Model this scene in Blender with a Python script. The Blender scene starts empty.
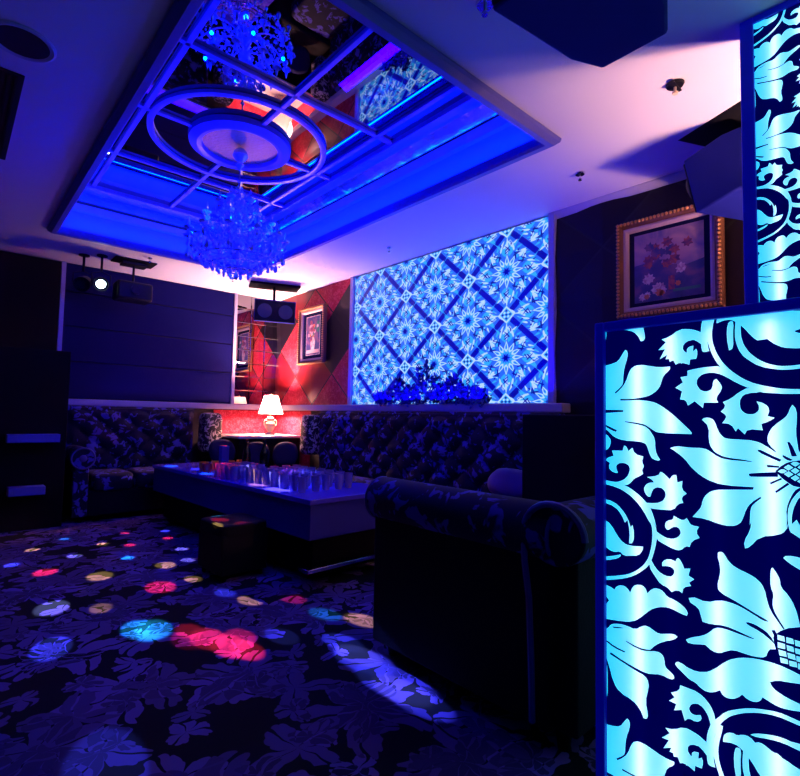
import bpy, math, random
from math import sin, cos, pi, radians as R
from mathutils import Vector, Matrix
from mathutils.geometry import delaunay_2d_cdt
random.seed(7)
sc = bpy.context.scene
# ---------------------------------------------------------------- camera, world, lights, exposure
FPX, YAW, PITCH, ROLL = 505.96, 0.72988, 0.05602, 0.01945
CAMZ = 1.1
_cy, _sy, _cp, _sp = cos(YAW), sin(YAW), cos(PITCH), sin(PITCH)
_F = Vector((_sy*_cp, _cy*_cp, _sp)); _r = Vector((_cy, -_sy, 0)); _u = _r.cross(_F)
_r2 = _r*cos(ROLL)+_u*sin(ROLL); _u2 = -_r*sin(ROLL)+_u*cos(ROLL)
cd = bpy.data.cameras.new('camera'); cam = bpy.data.objects.new('camera', cd)
sc.collection.objects.link(cam); sc.camera = cam
cd.sensor_fit = 'HORIZONTAL'; cd.sensor_width = 36; cd.lens = FPX/800*36; cd.clip_start = 0.02
m = Matrix((_r2, _u2, -_F)).transposed().to_4x4(); m.translation = Vector((0, 0, CAMZ)); cam.matrix_world = m
w = bpy.data.worlds.new('world'); sc.world = w; w.use_nodes = True
w.node_tree.nodes['Background'].inputs[0].default_value = (0.0, 0.0, 0.02, 1)
w.node_tree.nodes['Background'].inputs[1].default_value = 0.2
vs = sc.view_settings; vs.view_transform = 'Standard'; vs.look = 'None'; vs.gamma = 1; vs.exposure = 0.0
vs.use_curve_mapping = False
sc.cycles.use_denoising = True
sc.cycles.caustics_reflective = False; sc.cycles.caustics_refractive = False
sc.cycles.max_bounces = 8; sc.cycles.sample_clamp_indirect = 4

def area(name, loc, direction, sx, sy, col, power, up=None):
    l = bpy.data.lights.new(name, 'AREA'); l.shape = 'RECTANGLE'; l.size = sx; l.size_y = sy
    l.color = col; l.energy = power
    o = bpy.data.objects.new(name, l); sc.collection.objects.link(o)
    d = Vector(direction).normalized(); x = Vector(up or (1, 0, 0)); x = (x-d*x.dot(d)).normalized()
    y = (-d).cross(x); mm = Matrix((x, y, -d)).transposed().to_4x4(); mm.translation = Vector(loc); o.matrix_world = mm
    return o
def point(name, loc, col, power, r=.03):
    l = bpy.data.lights.new(name, 'POINT'); l.color = col; l.energy = power; l.shadow_soft_size = r
    o = bpy.data.objects.new(name, l); sc.collection.objects.link(o); o.location = loc; return o
def spot(name, loc, to, col, power, deg, blend=.25, r=.01):
    l = bpy.data.lights.new(name, 'SPOT'); l.color = col; l.energy = power; l.spot_size = R(deg); l.spot_blend = blend
    l.shadow_soft_size = r
    o = bpy.data.objects.new(name, l); sc.collection.objects.link(o); o.location = loc
    o.rotation_euler = (Vector(to)-Vector(loc)).to_track_quat('-Z', 'Y').to_euler(); return o

XR, YB, ZC = 3.461, 6.497, 2.7            # right wall, back wall, ceiling
XL, YF = -1.6, -1.5
TX0, TX1, TY0, TY1 = .61, 2.50, 1.52, 5.34   # ceiling tray opening
BLUE = (.0, .010, 1)
# LED strips tucked behind the lip of the ceiling tray, facing up and in
area('led_strip_light', (TX1-.09, 3.43, 2.735), (.2, 0, 1), 3.6, .02, BLUE, 40, up=(0, 1, 0))
area('led_strip_light', (1.55, TY1-.09, 2.735), (0, .2, 1), 1.7, .02, BLUE, 20)
area('led_strip_light', (TX0+.09, 3.43, 2.735), (-.0, 0, 1), 3.6, .02, BLUE, 7, up=(0, 1, 0))
area('led_strip_light', (1.55, TY0+.09, 2.735), (0, .0, 1), 1.7, .02, BLUE, 4)
# fill lights added over the wall ledges to tint the ceiling violet
area('ledge_fill_light', (XR-.20, 3.3, 1.245), (-.35, 0, 1), 2.9, .12, (.008, .0, 1), 40, up=(0, 1, 0))
area('ledge_fill_light', (2.0, YB-.14, 1.245), (0, -.5, 1), 1.5, .12, (.02, .0, 1), 3)
# blue bulbs of the chandelier
for k in range(6):
    point('chandelier_light', (1.51+.29*cos(k*pi/3+.3), 3.49+.29*sin(k*pi/3+.3), 2.44), (.0, .004, 1), 14, .012)
point('chandelier_light', (1.51, 3.49, 2.12), (.0, .004, 1), 10, .02)
# the beams of the party light under the ceiling
PL = Vector((1.10, 5.86, 2.36))
RED, AMB, CYN, BLU, WHB = (1, .03, .07), (1, .62, .16), (.02, .55, 1), (.08, .12, 1), (.35, .4, 1)
BEAMS = [(.56, 4.91, AMB, .9, 1), (.40, 4.52, BLU, .8, 1), (.557, 4.19, RED, 1.2, 1.1), (.78, 4.52, WHB, .9, .7), (.82, 3.88, AMB, 1.3, 1.2),
 (.81, 5.16, CYN, .8, .6), (1.26, 5.10, RED, .6, .8), (1.185, 4.62, RED, .8, 1), (1.02, 4.785, AMB, .8, 1), (1.07, 4.23, CYN, .8, .8),
 (1.565, 4.97, BLU, .6, 1), (1.50, 4.68, RED, .5, .8), (1.47, 4.24, WHB, .7, .6), (1.231, 3.87, AMB, 1.1, 1.1), (1.06, 3.41, RED, 1.3, 1.3),
 (1.40, 3.9, WHB, .5, .8), (1.274, 3.44, AMB, .5, .8), (.495, 3.42, WHB, 1.25, 1.1), (.78, 2.83, CYN, 1.0, 1.2), (.84, 2.78, CYN, 1.1, 1.2), (.80, 2.74, CYN, .8, 1.0), (1.06, 2.36, RED, 1.0, 1.6), (1.01, 2.50, RED, 1.0, 1.6), (.97, 2.64, RED, .8, 1.0), (1.10, 2.27, RED, .8, 1.6), (.93, 2.55, RED, .9, .3), (1.14, 2.42, RED, .7, .7),
 (.70, 3.25, AMB, .7, .4), (.42, 2.85, BLU, 1.1, .8), (.42, 1.80, BLU, 1.3, .3), (1.53, 3.21, CYN, .7, .8), (1.33, 3.06, BLU, .6, .6),
 (1.44, 1.62, BLU, 1.1, 1.0), (1.46, 1.85, BLU, 1.0, 1.1), (1.42, 1.45, BLU, .8, .8), (1.49, 2.05, BLU, .7, .9), (1.47, 1.9, WHB, .5, .5), (1.42, 1.55, WHB, .5, .5), (1.39, 2.85, AMB, .5, .8), (1.50, 2.98, RED, .7, .6), (1.60, 2.72, RED, .8, .5), (1.73, 2.2, AMB, .45, 1),
 (1.62, 2.4, CYN, .5, .4), (1.3, 2.3, BLU, .7, .5)]
for (bx, by, c, dg, k) in BEAMS:
    to = Vector((bx, by, 0)); d = (to-PL).length
    spot('party_beam', PL, to, c, 3800*k*(d/4.)**2*(1.7 if by > 4 else 1), max(1.9, dg*2.4), .35)
for (bx, by, c, dg, k) in [(1.70, 5.3, CYN, 1.6, 1.0), (1.82, 4.9, BLU, 1.5, 1.0), (1.75, 4.5, CYN, 1.3, .8), (1.82, 4.15, RED, 1.3, 1.6), (1.95, 3.85, WHB, 1.2, 1.0), (1.8, 3.6, AMB, 1.1, .8), (1.80, 3.3, WHB, 1.2, 1.0), (2.1, 3.3, BLU, 1.8, .7)]:
    to = Vector((bx, by, .56)); d = (to-PL).length
    spot('party_beam', PL, to, c, 5000*k*(d/2.5)**2, dg*2.2, .4)
# ---------------------------------------------------------------- mesh helpers
COL = sc.collection
class MB:
    def __init__(s): s.v = []; s.f = []; s.m = []
    def add(s, vs, fs, mi=0):
        o = len(s.v); s.v += [tuple(p) for p in vs]; s.f += [tuple(i+o for i in f) for f in fs]; s.m += [mi]*len(fs); return s
    def box(s, a, b, mi=0):
        x0, y0, z0 = [min(a[i], b[i]) for i in range(3)]; x1, y1, z1 = [max(a[i], b[i]) for i in range(3)]
        return s.add([(x0,y0,z0),(x1,y0,z0),(x1,y1,z0),(x0,y1,z0),(x0,y0,z1),(x1,y0,z1),(x1,y1,z1),(x0,y1,z1)],
                     [(0,3,2,1),(4,5,6,7),(0,1,5,4),(1,2,6,5),(2,3,7,6),(3,0,4,7)], mi)
    def hexa(s, p, mi=0):   # 8 points, bottom 4 then top 4
        return s.add(p, [(0,3,2,1),(4,5,6,7),(0,1,5,4),(1,2,6,5),(2,3,7,6),(3,0,4,7)], mi)
    def prism(s, poly, axis, a, b, mi=0):   # poly in the two other axes
        def P(u, v, t): return {'X': (t,u,v), 'Y': (u,t,v), 'Z': (u,v,t)}[axis]
        n = len(poly); vs = [P(u,v,a) for u,v in poly]+[P(u,v,b) for u,v in poly]
        return s.add(vs, [tuple(range(n))[::-1], tuple(range(n,2*n))]+[(i,(i+1)%n,(i+1)%n+n,i+n) for i in range(n)], mi)
    def lathe(s, prof, c=(0,0,0), n=20, mi=0, axis='Z'):
        vs = []; fs = []
        for (r, z) in prof:
            for k in range(n):
                t = 2*pi*k/n; p = (r*cos(t), r*sin(t), z)
                if axis == 'X': p = (p[2], p[0], p[1])
                if axis == 'Y': p = (p[1], p[2], p[0])
                vs.append((p[0]+c[0], p[1]+c[1], p[2]+c[2]))
        m_ = len(prof)
        for i in range(m_-1):
            for k in range(n): fs.append((i*n+k, i*n+(k+1)%n, (i+1)*n+(k+1)%n, (i+1)*n+k))
        if prof[0] != prof[-1]: fs.append(tuple(range(n))[::-1]); fs.append(tuple((m_-1)*n+k for k in range(n)))
        return s.add(vs, fs, mi)
    def tube(s, pts, r, n=8, mi=0, closed=False):
        pts = [Vector(p) for p in pts]; N = len(pts); rr = r if isinstance(r, (list, tuple)) else [r]*N
        vs = []; fs = []; ref = None
        for i, p in enumerate(pts):
            if closed: t = (pts[(i+1)%N]-pts[i-1])
            else: t = (pts[min(i+1, N-1)]-pts[max(i-1, 0)])
            t.normalize()
            if ref is None: ref = Vector((0,0,1)) if abs(t.z) < .9 else Vector((1,0,0))
            a = (ref-t*ref.dot(t)).normalized(); ref = a; b = t.cross(a)
            for k in range(n):
                q = 2*pi*k/n; vs.append(p+(a*cos(q)+b*sin(q))*rr[i])
        for i in range(N if closed else N-1):
            j = (i+1)%N
            for k in range(n): fs.append((i*n+k, i*n+(k+1)%n, j*n+(k+1)%n, j*n+k))
        if not closed: fs.append(tuple(range(n))[::-1]); fs.append(tuple((N-1)*n+k for k in range(n)))
        return s.add(vs, fs, mi)
    def grid(s, fn, nu, nv, mi=0, closed_u=False):
        vs = [fn(i/nu, j/nv) for j in range(nv+1) for i in range(nu+1)]
        return s.add(vs, [(j*(nu+1)+i, j*(nu+1)+i+1, (j+1)*(nu+1)+i+1, (j+1)*(nu+1)+i) for j in range(nv) for i in range(nu)], mi)
    def ell(s, c, r, nu=12, nv=8, mi=0):
        return s.lathe([(max(.001, sin(pi*j/nv)), -cos(pi*j/nv)) for j in range(nv+1)], (0,0,0), nu, mi)._last(nu*(nv+1), c, r)
    def _last(s, n, c, r):
        for i in range(len(s.v)-n, len(s.v)):
            p = s.v[i]; s.v[i] = (p[0]*r[0]+c[0], p[1]*r[1]+c[1], p[2]*r[2]+c[2])
        return s
    def xf(s, M):
        s.v = [tuple(M @ Vector(p)) for p in s.v]; return s
    def build(s, name, mats, parent=None, bevel=0, smooth=35, sub=0, kind=None):
        me = bpy.data.meshes.new(name); me.from_pydata(s.v, [], s.f); me.update()
        if not isinstance(mats, (list, tuple)): mats = [mats]
        for m_ in mats: me.materials.append(m_)
        me.polygons.foreach_set('material_index', s.m)
        if smooth:
            me.shade_smooth(); me.set_sharp_from_angle(angle=R(smooth))
        o = bpy.data.objects.new(name, me); COL.objects.link(o)
        if parent: o.parent = parent
        if bevel:
            b = o.modifiers.new('bevel', 'BEVEL'); b.width = bevel; b.segments = 2; b.limit_method = 'ANGLE'; b.angle_limit = R(40)
        if sub:
            b = o.modifiers.new('sub', 'SUBSURF'); b.levels = sub; b.render_levels = sub
        if kind: o['kind'] = kind
        return o
def tag(o, label, cat, group=None):
    o['label'] = label; o['category'] = cat
    if group: o['group'] = group
    return o
def thing(name, label, cat, loc=(0,0,0), rz=0, group=None):
    o = bpy.data.objects.new(name, None); COL.objects.link(o); o.location = loc; o.rotation_euler = (0,0,rz)
    o.empty_display_size = .1
    return tag(o, label, cat, group)
def dup(root, loc, rz=0, label=None, group=None):
    def cp(o, par):
        c = o.copy(); COL.objects.link(c); c.parent = par
        for ch in list(o.children): cp(ch, c)
        return c
    r = cp(root, None); r.location = loc; r.rotation_euler = (0,0,rz)
    if label: r['label'] = label
    if group: r['group'] = group
    return r
def rbox(mb, a, b, r=.04, n=4, mi=0):
    """soft box with rounded vertical and horizontal edges"""
    c = [(a[i]+b[i])/2 for i in range(3)]; h = [abs(b[i]-a[i])/2 for i in range(3)]
    nu, nv = 24, 12; vs = []; e = 5
    def sp(x, p): return math.copysign(abs(x)**p, x)
    for j in range(nv+1):
        ph = -pi/2+pi*j/nv
        for i in range(nu):
            th = 2*pi*i/nu
            vs.append((c[0]+h[0]*sp(cos(ph),r*5)*sp(cos(th),r*5), c[1]+h[1]*sp(cos(ph),r*5)*sp(sin(th),r*5), c[2]+h[2]*sp(sin(ph),r*5)))
    fs = [(j*nu+i, j*nu+(i+1)%nu, (j+1)*nu+(i+1)%nu, (j+1)*nu+i) for j in range(nv) for i in range(nu)]
    return mb.add(vs, fs, mi)
# ---------------------------------------------------------------- materials
MATS = {}
def mat(name, col, rough=.5, metal=0, spec=.5, emit=None, es=1, trans=0, coat=0, bump=None):
    m_ = bpy.data.materials.new(name); m_.use_nodes = True; nt = m_.node_tree; p = nt.nodes['Principled BSDF']
    p.inputs['Base Color'].default_value = (*col, 1); p.inputs['Roughness'].default_value = rough
    p.inputs['Metallic'].default_value = metal; p.inputs['Specular IOR Level'].default_value = spec
    p.inputs['Transmission Weight'].default_value = trans; p.inputs['Coat Weight'].default_value = coat
    if emit: p.inputs['Emission Color'].default_value = (*emit, 1); p.inputs['Emission Strength'].default_value = es
    if bump:
        n = nt.nodes.new('ShaderNodeTexNoise'); n.inputs['Scale'].default_value = bump[0]; n.inputs['Detail'].default_value = 3
        tc = nt.nodes.new('ShaderNodeTexCoord'); nt.links.new(tc.outputs['Object'], n.inputs['Vector'])
        b = nt.nodes.new('ShaderNodeBump'); b.inputs['Strength'].default_value = bump[1]; b.inputs['Distance'].default_value = .01
        nt.links.new(n.outputs['Fac'], b.inputs['Height']); nt.links.new(b.outputs[0], p.inputs['Normal'])
    MATS[name] = m_; return m_
def pattern_mat(name, c0, c1, scale, thr=.5, rough=.7, kind='damask', metal=0):
    """two-tone woven / printed pattern"""
    m_ = mat(name, c0, rough, metal); nt = m_.node_tree; N = nt.nodes; L = nt.links; p = N['Principled BSDF']
    tc = N.new('ShaderNodeTexCoord'); n = N.new('ShaderNodeTexNoise'); n.inputs['Scale'].default_value = scale*.7
    n.inputs['Detail'].default_value = 2; n.inputs['Distortion'].default_value = 1.6
    L.new(tc.outputs['Object'], n.inputs['Vector'])
    v = N.new('ShaderNodeTexVoronoi'); v.feature = 'SMOOTH_F1'; v.inputs['Scale'].default_value = scale
    mix = N.new('ShaderNodeMix'); mix.data_type = 'VECTOR'; mix.inputs[0].default_value = .16
    L.new(tc.outputs['Object'], mix.inputs[4]); L.new(n.outputs['Color'], mix.inputs[5]); L.new(mix.outputs[1], v.inputs['Vector'])
    a = N.new('ShaderNodeMath'); a.operation = 'ADD'; L.new(v.outputs['Distance'], a.inputs[0])
    s_ = N.new('ShaderNodeMath'); s_.operation = 'MULTIPLY'; s_.inputs[1].default_value = .5; L.new(n.outputs['Fac'], s_.inputs[0]); L.new(s_.outputs[0], a.inputs[1])
    p.inputs['Specular IOR Level'].default_value = .2; r = N.new('ShaderNodeValToRGB'); r.color_ramp.elements[0].position = thr-.03; r.color_ramp.elements[1].position = thr+.03
    r.color_ramp.elements[0].color = (*c1, 1); r.color_ramp.elements[1].color = (*c0, 1)
    L.new(a.outputs[0], r.inputs[0]); L.new(r.outputs[0], p.inputs['Base Color'])
    return m_
M_ceil = mat('ceiling_paint', (.78, .74, .76), .55)
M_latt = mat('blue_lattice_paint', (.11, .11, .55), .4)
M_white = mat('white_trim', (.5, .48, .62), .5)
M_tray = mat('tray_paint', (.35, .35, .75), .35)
M_foil = mat('silver_foil', (.6, .55, .65), .28, .6, bump=(60, .6))
M_foilgloss = mat('silver_foil_smooth', (.5, .5, .6), .14, .8, bump=(9, .5))
M_mirror = mat('mirror_glass', (.42, .42, .46), .0, 1)
M_black = mat('black_plastic', (.004, .004, .008), .5, spec=.25)
M_cone = mat('speaker_cone', (.008, .014, .07), .5)
M_blackmat = mat('black_wood', (.003, .003, .005), .8, spec=.1)
M_grille = mat('speaker_grille', (.004, .004, .02), .8, spec=.15, bump=(220, .8))
M_spk = mat('speaker_paint', (.006, .010, .20), .7, spec=.12)
M_chrome = mat('chrome', (.7, .7, .72), .15, 1)
M_marble = mat('white_marble', (.85, .8, .76), .2)
M_darkwall = mat('dark_wall', (.008, .007, .014), .8, spec=.15)
M_navyboard = mat('slate_board', (.005, .005, .07), .85, spec=.03, bump=(40, .15))
M_groove = mat('board_groove', (.005, .005, .006), .7)
M_dam = pattern_mat('red_damask', (.50, .015, .04), (.66, .07, .10), 26, .62, .5)
M_leather = mat('wine_leather', (.20, .006, .012), .33)
M_mulb = mat('dark_leather', (.008, .003, .010), .5, spec=.25)
M_paper = pattern_mat('crimson_wallpaper', (.42, .012, .04), (.60, .07, .12), 30, .62, .6)
M_floral = pattern_mat('floral_upholstery', (.007, .007, .03), (.07, .06, .42), 13, .56, .75)
M_silverfl = pattern_mat('silver_floral', (.03, .025, .03), (.62, .55, .5), 20, .60, .5)
M_dkup = mat('black_upholstery', (.006, .006, .010), .8, spec=.15, bump=(80, .2))
M_navycush = mat('navy_velvet', (.006, .006, .05), .85, spec=.1)
M_violet = mat('violet_satin', (.10, .03, .22), .45)
M_piping = mat('piping', (.06, .06, .30), .4)
M_gold = mat('gilt_frame', (.75, .36, .13), .35, .75, bump=(90, .6))
M_golddark = mat('aged_gilt', (.30, .12, .06), .45, .6, bump=(90, .6))
M_matboard = mat('frame_slip', (.72, .50, .48), .5)
M_ceramic = mat('cream_ceramic', (.80, .62, .40), .3)
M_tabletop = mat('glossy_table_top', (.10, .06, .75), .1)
M_tabside = mat('table_side', (.02, .02, .30), .5, spec=.2)
M_glass = mat('clear_glass', (.75, .6, 1), .04, trans=.68)
M_crystal = mat('crystal', (.75, .78, .95), .06, .35, .9)
M_bluebox = mat('blue_acrylic', (.03, .04, .30), .2)
M_leafd = mat('dark_leaf', (.02, .04, .30), .5)
M_lens = mat('lit_lens', (1, 1, 1), .3, emit=(.75, .95, 1), es=14)
M_bulb = mat('bulb_glow', (1, 1, 1), .3, emit=(1, .75, .5), es=6)
# translucent lamp shade
M_shade = bpy.data.materials.new('lamp_shade'); M_shade.use_nodes = True
nt = M_shade.node_tree; p = nt.nodes['Principled BSDF']; tr = nt.nodes.new('ShaderNodeBsdfTranslucent'); mx = nt.nodes.new('ShaderNodeMixShader')
p.inputs['Base Color'].default_value = (.9, .8, .7, 1); tr.inputs[0].default_value = (.95, .85, .75, 1); mx.inputs[0].default_value = .6
nt.links.new(p.outputs[0], mx.inputs[1]); nt.links.new(tr.outputs[0], mx.inputs[2]); nt.links.new(mx.outputs[0], nt.nodes['Material Output'].inputs[0])
def acrylic(name, tcol, dcol, ecol, es):
    """backlit acrylic: passes the light of the tubes behind it, over an even glow of its own"""
    m_ = bpy.data.materials.new(name); m_.use_nodes = True; nt = m_.node_tree
    d = nt.nodes['Principled BSDF']; d.inputs['Base Color'].default_value = (*dcol, 1); d.inputs['Roughness'].default_value = .35
    d.inputs['Emission Color'].default_value = (*ecol, 1); d.inputs['Emission Strength'].default_value = es
    t = nt.nodes.new('ShaderNodeBsdfTranslucent'); t.inputs[0].default_value = (*tcol, 1)
    mx = nt.nodes.new('ShaderNodeMixShader'); mx.inputs[0].default_value = .7
    nt.links.new(d.outputs[0], mx.inputs[1]); nt.links.new(t.outputs[0], mx.inputs[2]); nt.links.new(mx.outputs[0], nt.nodes['Material Output'].inputs[0])
    return m_
M_acr = acrylic('cyan_acrylic', (.9, .9, 1), (.01, .1, .3), (.0, .66, 1), 3.2)
M_acrd = acrylic('navy_film', (.0, .0, .02), (.003, .003, .03), (0, 0, 1), .20)
M_framebl = mat('lightbox_frame', (.03, .03, .6), .35, emit=(0, 0, 1), es=.10)  # faint blue glow put into the material to stand for lit acrylic edges
M_tube = mat('fluorescent_tube', (1, 1, 1), .5, emit=(1, .8, .85), es=2.9)
# carpet
M_carpet = mat('leafy_carpet', (.02, .02, .03), .9, spec=.1)
nt = M_carpet.node_tree; N = nt.nodes; L = nt.links; p = N['Principled BSDF']
def mth(op, a=None, b=None, va=None, vb=None):
    n = N.new('ShaderNodeMath'); n.operation = op
    if a is not None: L.new(a, n.inputs[0])
    if b is not None: L.new(b, n.inputs[1])
    if va is not None: n.inputs[0].default_value = va
    if vb is not None: n.inputs[1].default_value = vb
    return n.outputs[0]
tc = N.new('ShaderNodeTexCoord'); wob = N.new('ShaderNodeTexNoise'); wob.inputs['Scale'].default_value = 5; wob.inputs['Detail'].default_value = 2
L.new(tc.outputs['Object'], wob.inputs['Vector'])
wm = N.new('ShaderNodeVectorMath'); wm.operation = 'MULTIPLY_ADD'; wm.inputs[1].default_value = (.16, .16, 0); L.new(wob.outputs['Color'], wm.inputs[0]); L.new(tc.outputs['Object'], wm.inputs[2])
fl = None
for (scl, off, lobes, rad, ph) in [(2.0, 0, 5, .50, .3), (2.7, 3.7, 4, .46, 1.4), (4.2, 8.1, 3, .34, 2.2)]:
    mp = N.new('ShaderNodeVectorMath'); mp.operation = 'ADD'; mp.inputs[1].default_value = (off, off*.7, 0); L.new(wm.outputs[0], mp.inputs[0])
    v = N.new('ShaderNodeTexVoronoi'); v.voronoi_dimensions = '2D'; v.inputs['Scale'].default_value = scl; v.inputs['Randomness'].default_value = .8
    L.new(mp.outputs[0], v.inputs['Vector'])
    sb = N.new('ShaderNodeVectorMath'); sb.operation = 'SUBTRACT'; L.new(mp.outputs[0], sb.inputs[0]); L.new(v.outputs['Position'], sb.inputs[1])
    sx = N.new('ShaderNodeSeparateXYZ'); L.new(sb.outputs[0], sx.inputs[0])
    ang = mth('ARCTAN2', sx.outputs[1], sx.outputs[0])
    cs = N.new('ShaderNodeSeparateColor'); L.new(v.outputs['Color'], cs.inputs[0])
    an = mth('ADD', mth('MULTIPLY', ang, vb=lobes), mth('MULTIPLY', cs.outputs[0], vb=6.28))
    lob = mth('ABSOLUTE', mth('COSINE', mth('MULTIPLY', an, vb=.5)))
    lob = mth('ADD', mth('MULTIPLY', mth('POWER', lob, vb=.8), vb=.8), vb=.16)
    fine = mth('MULTIPLY', mth('ABSOLUTE', mth('SINE', mth('MULTIPLY', an, vb=3))), vb=.08)
    edge = mth('MULTIPLY', mth('ADD', lob, fine), vb=rad)
    ins = mth('LESS_THAN', v.outputs['Distance'], edge)
    vein = mth('GREATER_THAN', mth('ABSOLUTE', mth('SINE', mth('MULTIPLY', an, vb=.5))), vb=.10)
    ins = mth('MULTIPLY', ins, vein); ins = mth('MULTIPLY', ins, mth('ADD', mth('MULTIPLY', cs.outputs[1], vb=.6), vb=.4))
    fl = ins if fl is None else mth('SUBTRACT', mth('MAXIMUM', fl, ins), mth('MULTIPLY', mth('MULTIPLY', fl, ins), vb=1.1))
cr = N.new('ShaderNodeValToRGB'); cr.color_ramp.elements[0].position = .02; cr.color_ramp.elements[1].position = .9
cr.color_ramp.elements[0].color = (.006, .006, .010, 1); cr.color_ramp.elements[1].color = (.15, .09, .34, 1)
L.new(fl, cr.inputs[0]); L.new(cr.outputs[0], p.inputs['Base Color'])
# ---------------------------------------------------------------- room shell
def struct(name, mb, m_, **k): return mb.build(name, m_, kind='structure', **k)
struct('floor', MB().box((XL, YF, -.05), (XR+.1, YB+.1, 0)), M_carpet)
c = MB()
for (a, b) in [((XL, YF), (TX0, YB+.1)), ((TX1, YF), (XR+.1, YB+.1)), ((TX0, YF), (TX1, TY0)), ((TX0, TY1), (TX1, YB+.1))]:
    c.box((a[0], a[1], ZC), (b[0], b[1], ZC+.03))
struct('ceiling', c, M_ceil)
struct('wall_right', MB().box((XR, YF, 0), (XR+.1, YB+.1, 3.3)).box((XR-.012, 5.55, .3), (XR, YB, 1.14), 1), [M_darkwall, M_paper])
struct('wall_back', MB().box((XL, YB, 0), (XR, YB+.1, 3.3)).box((2.58, YB-.012, .3), (XR-.012, YB, 1.14), 1), [M_darkwall, M_paper])
struct('wall_left', MB().box((XL-.1, YF, 0), (XL, YB+.1, 3.3)), M_darkwall)
struct('wall_front', MB().box((XL, YF-.1, 0), (XR+.1, YF, 3.3)), M_darkwall)
# the ledge that runs round both walls
l = MB().box((XR-.13, 1.95, 1.15), (XR, YB, 1.22)).box((.86, YB-.13, 1.15), (XR-.13, YB, 1.22))
struct('trim_1', l, M_white, bevel=.008)
# cornice line along the right wall
struct('trim_2', MB().prism([(XR, ZC-.05), (XR-.02, ZC-.05), (XR-.05, ZC-.01), (XR-.05, ZC), (XR, ZC)], 'Y', YF, 2.10), M_white)
# posts beside the lit screen and the board panel
struct('trim_3', MB().box((XR-.05, 2.07, 1.22), (XR, 2.12, ZC)), M_white)
struct('trim_4', MB().box((XR-.05, 4.66, 1.22), (XR, 4.71, ZC)), M_white)
struct('trim_5', MB().box((2.79, YB-.05, 1.22), (2.83, YB, ZC)), M_white)
struct('trim_6', MB().box((.85, YB-.05, 1.22), (.89, YB, ZC)), M_white)
# tray: moulded lip, upright faces, foil cove, top
ZM = 3.07; MX0, MX1, MY0, MY1 = .77, 2.29, 1.93, 5.05
def ring_prism(prof, name, m_, x0=TX0, x1=TX1, y0=TY0, y1=TY1, kind='structure', **k):
    """sweep a profile (inward offset, z) round a rectangle"""
    mb = MB(); n = len(prof); vs = []
    for (o, z) in prof: vs += [(x0+o, y0+o, z), (x1-o, y0+o, z), (x1-o, y1-o, z), (x0+o, y1-o, z)]
    mb.add(vs, [(i*4+j, i*4+(j+1)%4, ((i+1)%n)*4+(j+1)%4, ((i+1)%n)*4+j) for i in range(n) for j in range(4)])
    return mb.build(name, m_, kind=kind, smooth=0, **k)
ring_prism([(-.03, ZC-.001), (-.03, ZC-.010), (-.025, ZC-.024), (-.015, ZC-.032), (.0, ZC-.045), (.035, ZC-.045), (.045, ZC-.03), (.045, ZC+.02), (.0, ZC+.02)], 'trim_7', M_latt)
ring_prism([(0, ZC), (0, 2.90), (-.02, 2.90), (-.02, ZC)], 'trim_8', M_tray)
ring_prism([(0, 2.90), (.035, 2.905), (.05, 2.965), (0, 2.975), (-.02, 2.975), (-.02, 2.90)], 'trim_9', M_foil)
mb = MB(); pr = [(.0, 2.975), (.05, 2.975), (.06, 2.99)]
x0, x1, y0, y1 = TX0, TX1, TY0, TY1
def rect(x0, x1, y0, y1, z): return [(x0, y0, z), (x1, y0, z), (x1, y1, z), (x0, y1, z)]
vs = rect(x0+.0, x1-.0, y0+.0, y1-.0, 2.975)+rect(x0+.05, x1-.05, y0+.05, y1-.05, 2.985)+rect((x0+.05+MX0)/2, (x1-.05+MX1)/2, (y0+.05+MY0)/2, (y1-.05+MY1)/2, 3.035)+rect(MX0, MX1, MY0, MY1, 3.045)+rect(MX0, MX1, MY0, MY1, 3.10)
fs = [(i*4+j, i*4+(j+1)%4, (i+1)*4+(j+1)%4, (i+1)*4+j) for i in range(4) for j in range(4)]
mb.add(vs, fs); mb.m = [0]*12+[1]*4
mb.build('trim_10', [M_foilgloss, M_tray], kind='structure', smooth=0)
struct('trim_11', MB().box((TX0-.1, TY0-.1, 3.10), (TX1+.1, TY1+.1, 3.13)), M_darkwall)
# ---------------------------------------------------------------- mirror, lattice, medallion in the tray
CX, CY = 1.51, 3.49
mi = MB().box((MX0, MY0, ZM+.012), (MX1, MY1, ZM+.03)).build('ceiling_mirror', M_mirror, smooth=0)
tag(mi, 'large dark mirror filling the recessed ceiling tray above the chandelier', 'mirror')
lat = thing('ceiling_lattice', 'white painted lattice of bars and a ring across the ceiling mirror', 'lattice', (CX, CY, ZM))
def bar(x0_, y0_, x1_, y1_): return MB().box((x0_-CX, y0_-CY, -.012), (x1_-CX, y1_-CY, .012))
bw = .016
for x in (.86, 2.16): bar(x-bw, MY0, x+bw, MY1).build('bar', M_latt, lat, bevel=.004)
for a, b in ((MY0, CY-.34), (CY+.34, MY1)): bar(CX-bw, a, CX+bw, b).build('bar', M_latt, lat, bevel=.004)
for y in (2.71, 4.27): bar(MX0, y-bw, MX1, y+bw).build('bar', M_latt, lat, bevel=.004)
for a, b in ((MX0, CX-.34), (CX+.34, MX1)): bar(a, CY-bw, b, CY+bw).build('bar', M_latt, lat, bevel=.004)
MB().lathe([(.58, -.015), (.60, -.02), (.62, -.015), (.62, .008), (.58, .008), (.58, -.015)], n=72).build('ring', M_latt, lat)
med = thing('ceiling_medallion', 'round ceiling medallion with white rim and gold foil centre holding the chandelier', 'medallion', (CX, CY, ZM))
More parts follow.
